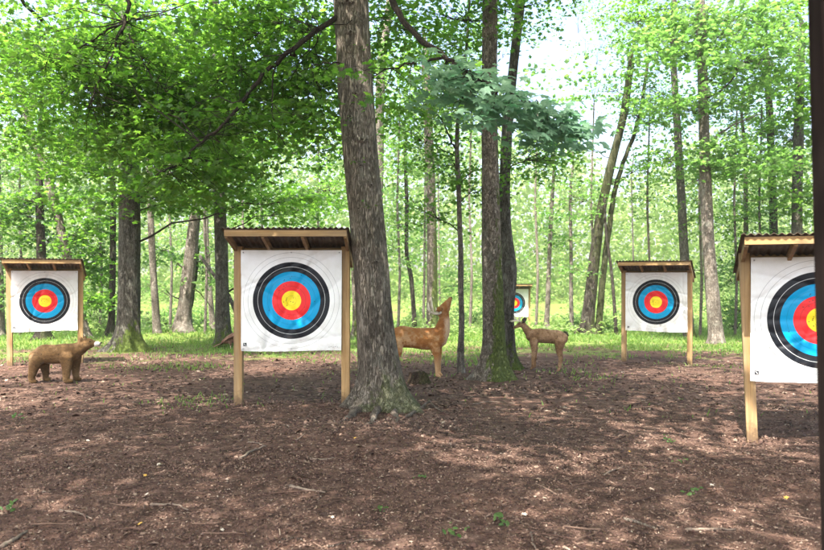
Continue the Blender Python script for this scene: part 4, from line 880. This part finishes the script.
def roty(a): c, s_ = math.cos(a), math.sin(a); return np.array([[c, 0, s_], [0, 1, 0], [-s_, 0, c]])

def bear():
    b = on_ground(54, 382); S = F_PX / b[1]; o = empty('bear_target', b); tag(o, 'brown foam bear with pale muzzle walking in front of the leftmost target', 'bear target')
    def q(px, py, y=0.0): return ((px - 54) / S, y, (382 - py) / S)
    T = [([q(37, 357), q(45, 354), q(55, 354.5), q(65, 353.5), q(73, 352)], [.135, .168, .16, .17, .145], .85),
         ([q(72, 352), q(79, 349), q(85, 345)], [.14, .12, .10], .9),
         ([q(84, 344.5), q(89, 343.5), q(94, 343.5)], [.108, .096, .055], .95),
         ([q(94, 343.8), q(98.5, 344)], [.046, .034], 1),
         ([q(39, 360, -.09), q(36.5, 368, -.10), q(34.5, 376, -.10), q(35, 380, -.10)], [.125, .085, .06, .055], .8), ([q(35, 380.5, -.10), q(38.5, 380.8, -.10)], [.043, .036], 1),
         ([q(40, 361, .09), q(42, 368, .10), q(43, 375, .10), q(42.5, 379, .10)], [.12, .08, .055, .05], .8), ([q(42.5, 379.6, .10), q(46, 380, .10)], [.043, .036], 1),
         ([q(69, 357, -.09), q(69.5, 366, -.10), q(69, 374, -.10), q(69, 379, -.10)], [.12, .085, .065, .06], .8), ([q(69, 380, -.10), q(74, 380.3, -.10)], [.045, .036], 1),
         ([q(73, 357, .09), q(73, 366, .10), q(73, 374, .10), q(73.5, 378, .10)], [.11, .08, .06, .055], .8), ([q(73, 379.4, .10), q(77, 379.8, .10)], [.045, .034], 1),
         ([q(83.5, 340.5, -.075), q(83, 337.8, -.085)], [.026, .026], 1), ([q(83.5, 340.5, .075), q(83, 337.8, .085)], [.026, .026], 1),
         ([q(31.5, 357), q(30, 360)], [.03, .02], 1)]
    bo = blob_body('body', T, M_bear, o)
    m = MB(); m.tube([q(95.3, 344), q(98, 344), q(100.2, 344.2)], [.049, .042, .030], 14); m.build('muzzle', M_muz, o)
    m = MB(); ellip(m, q(101, 343), (.016, .020, .014)); m.build('nose', M_nose, o)
    for s in (-1, 1): m = MB(); ellip(m, q(91.5, 341.2, s * .066), (.010, .006, .009)); m.build('eye', M_nose, o)
    for py in (362.5,):                                           # seam where the foam insert meets the body
        m = MB(); a = np.linspace(-.3, 3.4, 18); c = np.array(q(55, 357)); 
        m.tube([c + np.array([.20 * math.cos(t_), -.128 - .0 * t_, .085 * math.sin(t_)]) for t_ in a], .0035, 5); m.build('insert_seam', M_bear, o)
bear()

def buck():
    b = on_ground(425, 377); S = F_PX / b[1]; o = empty('deer_target', b); tag(o, 'orange-tan foam buck with head and antlers thrown back, partly behind the big ridged trunk', 'deer target', 'foam deer targets')
    def q(px, py, y=0.0): return ((px - 425) / S, y, (377 - py) / S)
    T = [([q(394, 338), q(402, 336.5), q(414, 338), q(427, 339), q(437, 338)], [.17, .20, .185, .205, .19], .72),
         ([q(437.5, 338), q(442, 331), q(444.3, 321), q(444.3, 313)], [.19, .15, .105, .085], .75),
         ([q(442.6, 312.5), q(445.2, 307.5), q(447.8, 303)], [.105, .10, .064], .78), ([q(448.3, 303), q(450.3, 298.8)], [.05, .037], .85),
         ([q(434, 345, -.07), q(436.5, 355, -.08), q(436.8, 365, -.08), q(437, 374, -.08)], [.105, .058, .042, .033], .75), ([q(437, 374.5, -.08), q(439.5, 376, -.08)], [.034, .026], 1),
         ([q(437, 345, .07), q(439, 355, .08), q(438.8, 365, .08), q(439.3, 373, .08)], [.10, .055, .042, .033], .75), ([q(439.3, 373.8, .08), q(441.6, 375.4, .08)], [.034, .026], 1),
         ([q(396, 342, -.07), q(398, 352, -.09), q(394.5, 361, -.09), q(396, 374, -.09)], [.15, .085, .042, .032], .7), ([q(396, 374.5, -.09), q(398.5, 376, -.09)], [.034, .026], 1),
         ([q(394, 342, .07), q(394, 352, .09), q(390, 361, .09), q(391.5, 374, .09)], [.15, .085, .042, .032], .7), ([q(391.5, 374.5, .09), q(394, 376, .09)], [.034, .026], 1)]
    blob_body('body', T, buck_mat(), o)
    m = MB(); ellip(m, q(451, 298), (.024, .022, .020)); m.build('nose', M_nose, o)
    for s in (-1, 1):
        m = MB(); ellip(m, q(446, 305.5, s * .05), (.013, .008, .013)); m.build('eye', M_nose, o)
        m = MB(); m.tube([q(442, 309, s * .065), q(439, 309, s * .13), q(436, 310.5, s * .17)], [.022, .044, .008], 10); m.build('ear', M_buck, o)
        m = MB(); m.tube([q(442.8, 311, s * .03), q(439, 313.5, s * .09), q(434, 313.5, s * .15), q(429.5, 311.5, s * .17), q(427, 308, s * .15)], [.024, .022, .020, .016, .007], 8)
        for a_, c_ in (((438, 313.5, .10), (436, 307.5, .10)), ((433.5, 313.4, .15), (431.6, 297.5, .13)), ((430, 311.8, .17), (428.2, 302.5, .16)), ((441.5, 312, .05), (439.5, 307, .06))):
            A = np.array(q(a_[0], a_[1], s * a_[2])); C = np.array(q(c_[0], c_[1], s * c_[2])); m.tube([A, (A + C) / 2 + [-.012, 0, 0], C], [.019, .015, .005], 7)
        m.build('antler', M_antler, o)
    m = MB(); m.tube([q(385.5, 331), q(383.5, 334), q(384, 339)], [.03, .035, .01], 8); m.build('tail', M_buck, o)
buck()

def young_buck():
    b = on_ground(545, 371); S = F_PX / b[1]; o = empty('deer_target', b); tag(o, 'smaller faded brown foam deer facing left toward the crooked slim trunk', 'deer target', 'foam deer targets')
    def q(px, py, y=0.0): return ((px - 545) / S, y, (371 - py) / S)
    T = [([q(532, 335.5), q(540, 335.5), q(549, 336.5), q(558, 337), q(562, 338)], [.125, .145, .135, .14, .12], .75),
         ([q(532, 336), q(527.5, 330.5), q(524, 326), q(521.8, 324.5)], [.115, .08, .06, .05], .75),
         ([q(523, 323.9), q(519.3, 324.8), q(516.8, 326.2)], [.060, .056, .036], .8), ([q(516.8, 326.4), q(513.8, 327.8)], [.034, .026], .9),
         ([q(533, 341, -.06), q(533.5, 350, -.07), q(532.5, 358, -.07), q(532.2, 366, -.07)], [.085, .05, .035, .027], .75), ([q(532, 367, -.07), q(530.3, 368.3, -.07)], [.028, .02], 1),
         ([q(535, 341, .06), q(536, 350, .07), q(535.5, 358, .07), q(535.2, 366, .07)], [.08, .045, .034, .027], .75), ([q(535, 366.5, .07), q(533.4, 368, .07)], [.028, .02], 1),
         ([q(559.5, 341, -.06), q(558, 350, -.07), q(559.6, 358, -.07), q(558.2, 369, -.07)], [.115, .065, .036, .028], .72), ([q(558, 369.6, -.07), q(556.2, 371, -.07)], [.028, .02], 1),
         ([q(561, 341, .06), q(560.5, 350, .07), q(562, 357, .07), q(561, 367, .07)], [.11, .06, .036, .028], .72), ([q(560.8, 367.6, .07), q(559, 369, .07)], [.028, .02], 1)]
    blob_body('body', T, M_doe, o, vox=.010)
    m = MB(); ellip(m, q(513, 327.6), (.017, .018, .015)); m.build('nose', M_nose, o)
    m = MB(); m.tube([q(563.5, 332), q(566.5, 333), q(568.5, 336)], [.026, .032, .010], 8); m.build('tail', M_barkD, o)
    for s in (-1, 1):
        m = MB(); ellip(m, q(518.8, 324, s * .036), (.010, .007, .010)); m.build('eye', M_nose, o)
        m = MB(); m.tube([q(522.8, 322.8, s * .045), q(524.4, 319.8, s * .085), q(526, 317.2, s * .11)], [.018, .044, .008], 10, flat=.5); m.build('ear', M_barkD, o)
        m = MB(); m.tube([q(521, 322.6, s * .025), q(519, 320.6, s * .07), q(515, 320.6, s * .11), q(510.5, 321.5, s * .12)], [.016, .015, .012, .005], 7)
        for a_, c_ in (((519, 320.6, .07), (520, 315.5, .08)), ((515.5, 320.6, .105), (515, 316.2, .11))):
            A = np.array(q(a_[0], a_[1], s * a_[2])); C = np.array(q(c_[0], c_[1], s * c_[2])); m.tube([A, (A + C) / 2, C], [.014, .010, .004], 6)
        m.build('antler', M_antler, o)
young_buck()

def turkey():
    b = on_ground(233, 349); S = F_PX / b[1]; o = empty('turkey_target', b); tag(o, 'brown foam turkey beside the straight grey trunk, half hidden by the central shelter post', 'turkey target')
    def q(px, py, y=0.0): return ((px - 236) / S, y, (350 - py) / S)
    T = [([q(226, 343), q(231, 341), q(237, 338.5), q(242, 336)], [.05, .11, .14, .10], .8), ([q(242, 335), q(245.5, 331), q(246.5, 326.5)], [.08, .045, .03], .9), ([q(246.5, 326), q(248.3, 325.8)], [.032, .02], .9),
         ([q(234, 343, -.05), q(234, 346, -.05)], [.04, .022], 1), ([q(238, 343, .05), q(238.5, 346, .05)], [.04, .022], 1)]
    blob_body('body', T, M_turkey, o, vox=.011)
    for s in (-1, 1):
        m = MB(); m.tube([q(239.5, 336, s * .105), q(234, 338.5, s * .115), q(228, 342, s * .075)], [.06, .07, .015], 10, flat=.35); m.build('wing', M_turkey, o)
        m = MB(); A = q(236 + 2 * s, 345, s * .05); m.tube([A, q(236 + 2 * s, 349.6, s * .05)], [.012, .010], 6)
        for t_ in (-.5, 0, .5): m.tube([q(236 + 2 * s, 349.6, s * .05), np.array(q(236 + 2 * s, 349.8, s * .05)) + [.05 * math.cos(t_), .05 * math.sin(t_), 0]], [.009, .004], 5)
        m.build('leg', M_cream, o)
    m = MB()
    for k in range(9):
        a = (k - 4) * .09; m.tube([q(229, 342), np.array(q(220.5, 346.5)) + [0, a * 1.2, .02 * math.cos(a * 5)]], [.02, .028], 6, flat=.3)
    m.build('tail', M_turkey, o)
    m = MB(); m.tube([q(248.6, 325.8), q(250, 326.4)], [.012, .003], 6); m.build('beak', M_cream, o)
turkey()

# ------------------------------------------------------------------ stump, sticks, leaves, sprouts
M_stump = bark_mat('rotten_wood', (.02, .013, .009), (.07, .045, .03), (.14, .10, .07), .25, .5, 22, 4, .03, 0)
def stump():
    b = on_ground(419, 383); o = empty('stump', b); tag(o, 'low dark rotten stump right of the big ridged trunk', 'stump'); S = F_PX / b[1]; m = MB(); n_ = 30
    V = []
    for j, h in enumerate((-.05, .0, .06, .12, .17, .16, .13)):
        for i in range(n_):
            a = i / n_ * 2 * math.pi; r = (.23, .20, .17, .155, .14, .10, .02)[j] * (1 + .25 * mn.noise(Vector((math.cos(a) * 3, math.sin(a) * 3, h * 4)))); jag = .05 * mn.noise(Vector((math.cos(a) * 4, math.sin(a) * 4, 5))) if j >= 3 else 0
            V.append((math.cos(a) * r, math.sin(a) * r, h + jag))
    m.add(np.array(V), gridtris(7, n_)); m.build('trunk', M_stump, o)
stump()
def stick(path, r, label, name='stick', forks=(), cat='stick', mat=None):
    b = on_ground(*path[0]); o = None; m = MB()
    pts = []
    for p in path:
        g = on_ground(p[0], p[1]); lift = p[2] if len(p) > 2 else 0; g = g + [0, 0, r * .8 + lift]; pts.append(g)
    pts = np.array(pts); m.tube(curve_through(pts), np.linspace(r, r * .45, len(pts) * 4), 7)
    for f in forks:
        ff = np.array([on_ground(p[0], p[1]) + [0, 0, r * .6 + (p[2] if len(p) > 2 else 0)] for p in f]); m.tube(curve_through(ff), np.linspace(r * .6, r * .25, len(ff) * 4), 6)
    o = m.build(name, mat or M_stick, None, loc=b); tag(o, label, cat, 'fallen sticks on the forest floor')
def curve_through(p):
    t0 = np.linspace(0, 1, len(p)); t1 = np.linspace(0, 1, len(p) * 4); q = np.stack([np.interp(t1, t0, p[:, i]) for i in range(3)], 1)
    for _ in range(2): q[1:-1] = (q[:-2] + 2 * q[1:-1] + q[2:]) / 4
    q[1:-1] += rng.normal(0, .003, (len(q) - 2, 3)); return q
stick([(407, 418), (418, 411), (430, 406, .05)], .024, 'arched pale stick leaning beside the roots of the big ridged trunk', forks=[[(429, 406, .05), (437, 410), (443, 413)]], mat=M_root)
stick([(240, 460), (252, 452), (266, 447)], .014, 'dark forked stick lying left of the ground in front of the central target', forks=[[(248, 443), (258, 444), (266, 448)]])
stick([(290, 488), (305, 491), (325, 494)], .013, 'short thick stick in the middle foreground left of centre')
stick([(2, 549), (14, 542), (27, 534)], .016, 'stick in the bottom left corner')
stick([(328, 548), (350, 543), (386, 541)], .008, 'thin pale stick at the bottom edge left of centre', mat=M_root)
stick([(686, 532), (712, 531), (736, 531)], .012, 'straight stick at the lower right foreground')
stick([(624, 520), (645, 526), (658, 531)], .011, 'bent stick left of the straight lower right stick', mat=M_root)
stick([(531, 534), (532, 545), (536, 550)], .008, 'little curved twig at the bottom edge right of centre')
stick([(604, 476), (614, 471), (624, 468)], .009, 'small dark stick in the right middle foreground')
stick([(60, 512), (80, 514), (92, 520)], .010, 'crooked stick in the left foreground')
stick([(150, 506), (175, 505), (188, 511)], .010, 'dark crumbling stick in the lower left foreground')
stick([(310, 460), (322, 461), (335, 459)], .010, 'dark stick below the central target')
stick([(282, 541), (295, 538), (306, 542)], .006, 'thin bent twig at the bottom edge below the central target', mat=M_root)
stick([(470, 405), (492, 402), (515, 404)], .009, 'slim stick in front of the moss-striped trunk')

# long bare pole caught between the straight grey trunk and the shelter
b = on_ground(246, 346); p0 = b; m = MB(); pp = np.array([b, P(232, 300, b[1] + .3), P(214, 275, b[1] + .8), P(200, 256, b[1] + 1.2)]); m.tube(curve_through(pp), np.linspace(.075, .045, 16), 10)
tag(m.build('fallen_pole', M_barkG, None, loc=b), 'bare fallen pole leaning up to the left behind the straight grey trunk', 'fallen trunk')

def sprout(px, py, s, label, n=10):
    b = on_ground(px, py); o = empty('seedling', b); tag(o, label, 'seedling', 'green seedlings on the forest floor'); m = MB(); st = MB()
    st.tube([b, b + [0, 0, s * .7]], [.004, .002], 5); add_leaves(m, b + [0, 0, s * .6] + rng.normal(0, 1, (n, 3)) * [s * .6, s * .6, s * .25], np.array([0, -.4, 1]) + rng.normal(0, .4, (n, 3)), rng.normal(0, 1, (n, 3)), s * .8 * rng.uniform(.6, 1.1, n), 'oval')
    st.build('stem', M_twig, o, loc=b); m.build('foliage', M_leaf_light, o, loc=b, smooth=False)
for (px, py, s, l) in ((455, 536, .06, 'bright green seedling at the bottom edge'), (500, 526, .07, 'small leafy seedling low in the foreground right of centre'), (690, 495, .06, 'flat green seedling in the right foreground'), (668, 443, .06, 'tiny seedling left of the near right shelter'),
                       (18, 420, .08, 'pale green seedling at the left below the bear'), (380, 512, .05, 'small seedling in the centre foreground'), (421, 480, .05, 'tiny sprout right of the mound'), (367, 403, .07, 'yellow-green sprout at the foot of the big ridged trunk'),
                       (682, 463, .05, 'tiny sprout in the right foreground'), (8, 512, .06, 'little seedling at the lower left edge')): sprout(px, py, s, l)
def fallen(px, py, s, label, mat, shp='maple'):
    b = on_ground(px, py); m = MB(); add_leaves(m, np.array([b + [0, 0, .018]]), np.array([[rng.normal(0, .3), -.35, 1]]), rng.normal(0, 1, (1, 3)), [s * .62], shp); tag(m.build('fallen_leaf', mat, None, smooth=False, loc=b), label, 'leaf', 'single fallen leaves')
t = NT('pale_dry_leaf'); t.bsdf((.36, .31, .25), .7, .3); M_pale = t.m
for (px, py, s, l, mt) in ((145, 477, .07, 'yellow fallen leaf left of the middle foreground', M_yleaf), (158, 466, .09, 'pale curled leaf just behind a yellow one', M_pale), (524, 517, .09, 'pale dry leaf in the foreground right of centre', M_pale),
                           (787, 500, .09, 'yellow leaf in the right foreground near the frame post', M_yleaf), (146, 497, .08, 'whitish dry leaf in the left foreground', M_pale), (140, 526, .07, 'yellow leaf near the bottom left', M_yleaf), (355, 440, .06, 'yellow leaf below the big ridged trunk', M_yleaf),
                           (88, 442, .08, 'pale leaf in the left middle ground', M_pale), (629, 453, .06, 'yellow leaf in the right middle ground', M_yleaf), (333, 520, .06, 'whitish chip-like leaf in the centre foreground', M_pale), (222, 532, .06, 'pale leaf near the bottom left of centre', M_pale), (712, 487, .08, 'pale tan leaf in the right foreground', M_pale)):
    fallen(px, py, s, l, mt)

# ------------------------------------------------------------------ the dark post at the right edge, close to the camera
b = np.array([1.335, 2.4, gz(1.335, 2.4)]); m = MB(); v = MB(); v.box((0, 0, 0), (.09, .09, 3.4), bev=.006); vv = np.vstack(v.V); vv[:, 2] += 1.66; vv[:, 0] += .020 - (vv[:, 2] - 1.55) * .025
m.add(vv + b, np.vstack(v.T)); tag(m.build('shelter_post', M_dark_post, None, smooth=False, loc=b), 'dark stained upright post running up the right edge of the view', 'post')

# ------------------------------------------------------------------ scattering volume added to pale the distance like glare
def glare_haze(density):
    m = MB(); m.box((0, 290, 12), (860, 700, 40)); o = m.build('glare_haze', None, smooth=False) if False else None
    me = bpy.data.meshes.new('glare_haze'); x0, x1, y0, y1, z0, z1 = -430, 430, -340, 640, -3, 26
    me.from_pydata([(x, y, z) for x in (x0, x1) for y in (y0, y1) for z in (z0, z1)], [], [(0, 1, 3, 2), (4, 6, 7, 5), (0, 4, 5, 1), (2, 3, 7, 6), (0, 2, 6, 4), (1, 5, 7, 3)])
    h = bpy.data.objects.new('glare_haze', me); col.objects.link(h); h['kind'] = 'stuff'
    t = NT('glare_haze_air'); v = t.n('ShaderNodeVolumePrincipled'); v.inputs['Color'].default_value = (.93, .97, .88, 1); v.inputs['Density'].default_value = density; v.inputs['Anisotropy'].default_value = .2
    t.l(v.outputs[0], t.out.inputs['Volume']); me.materials.append(t.m)
glare_haze(.0007)
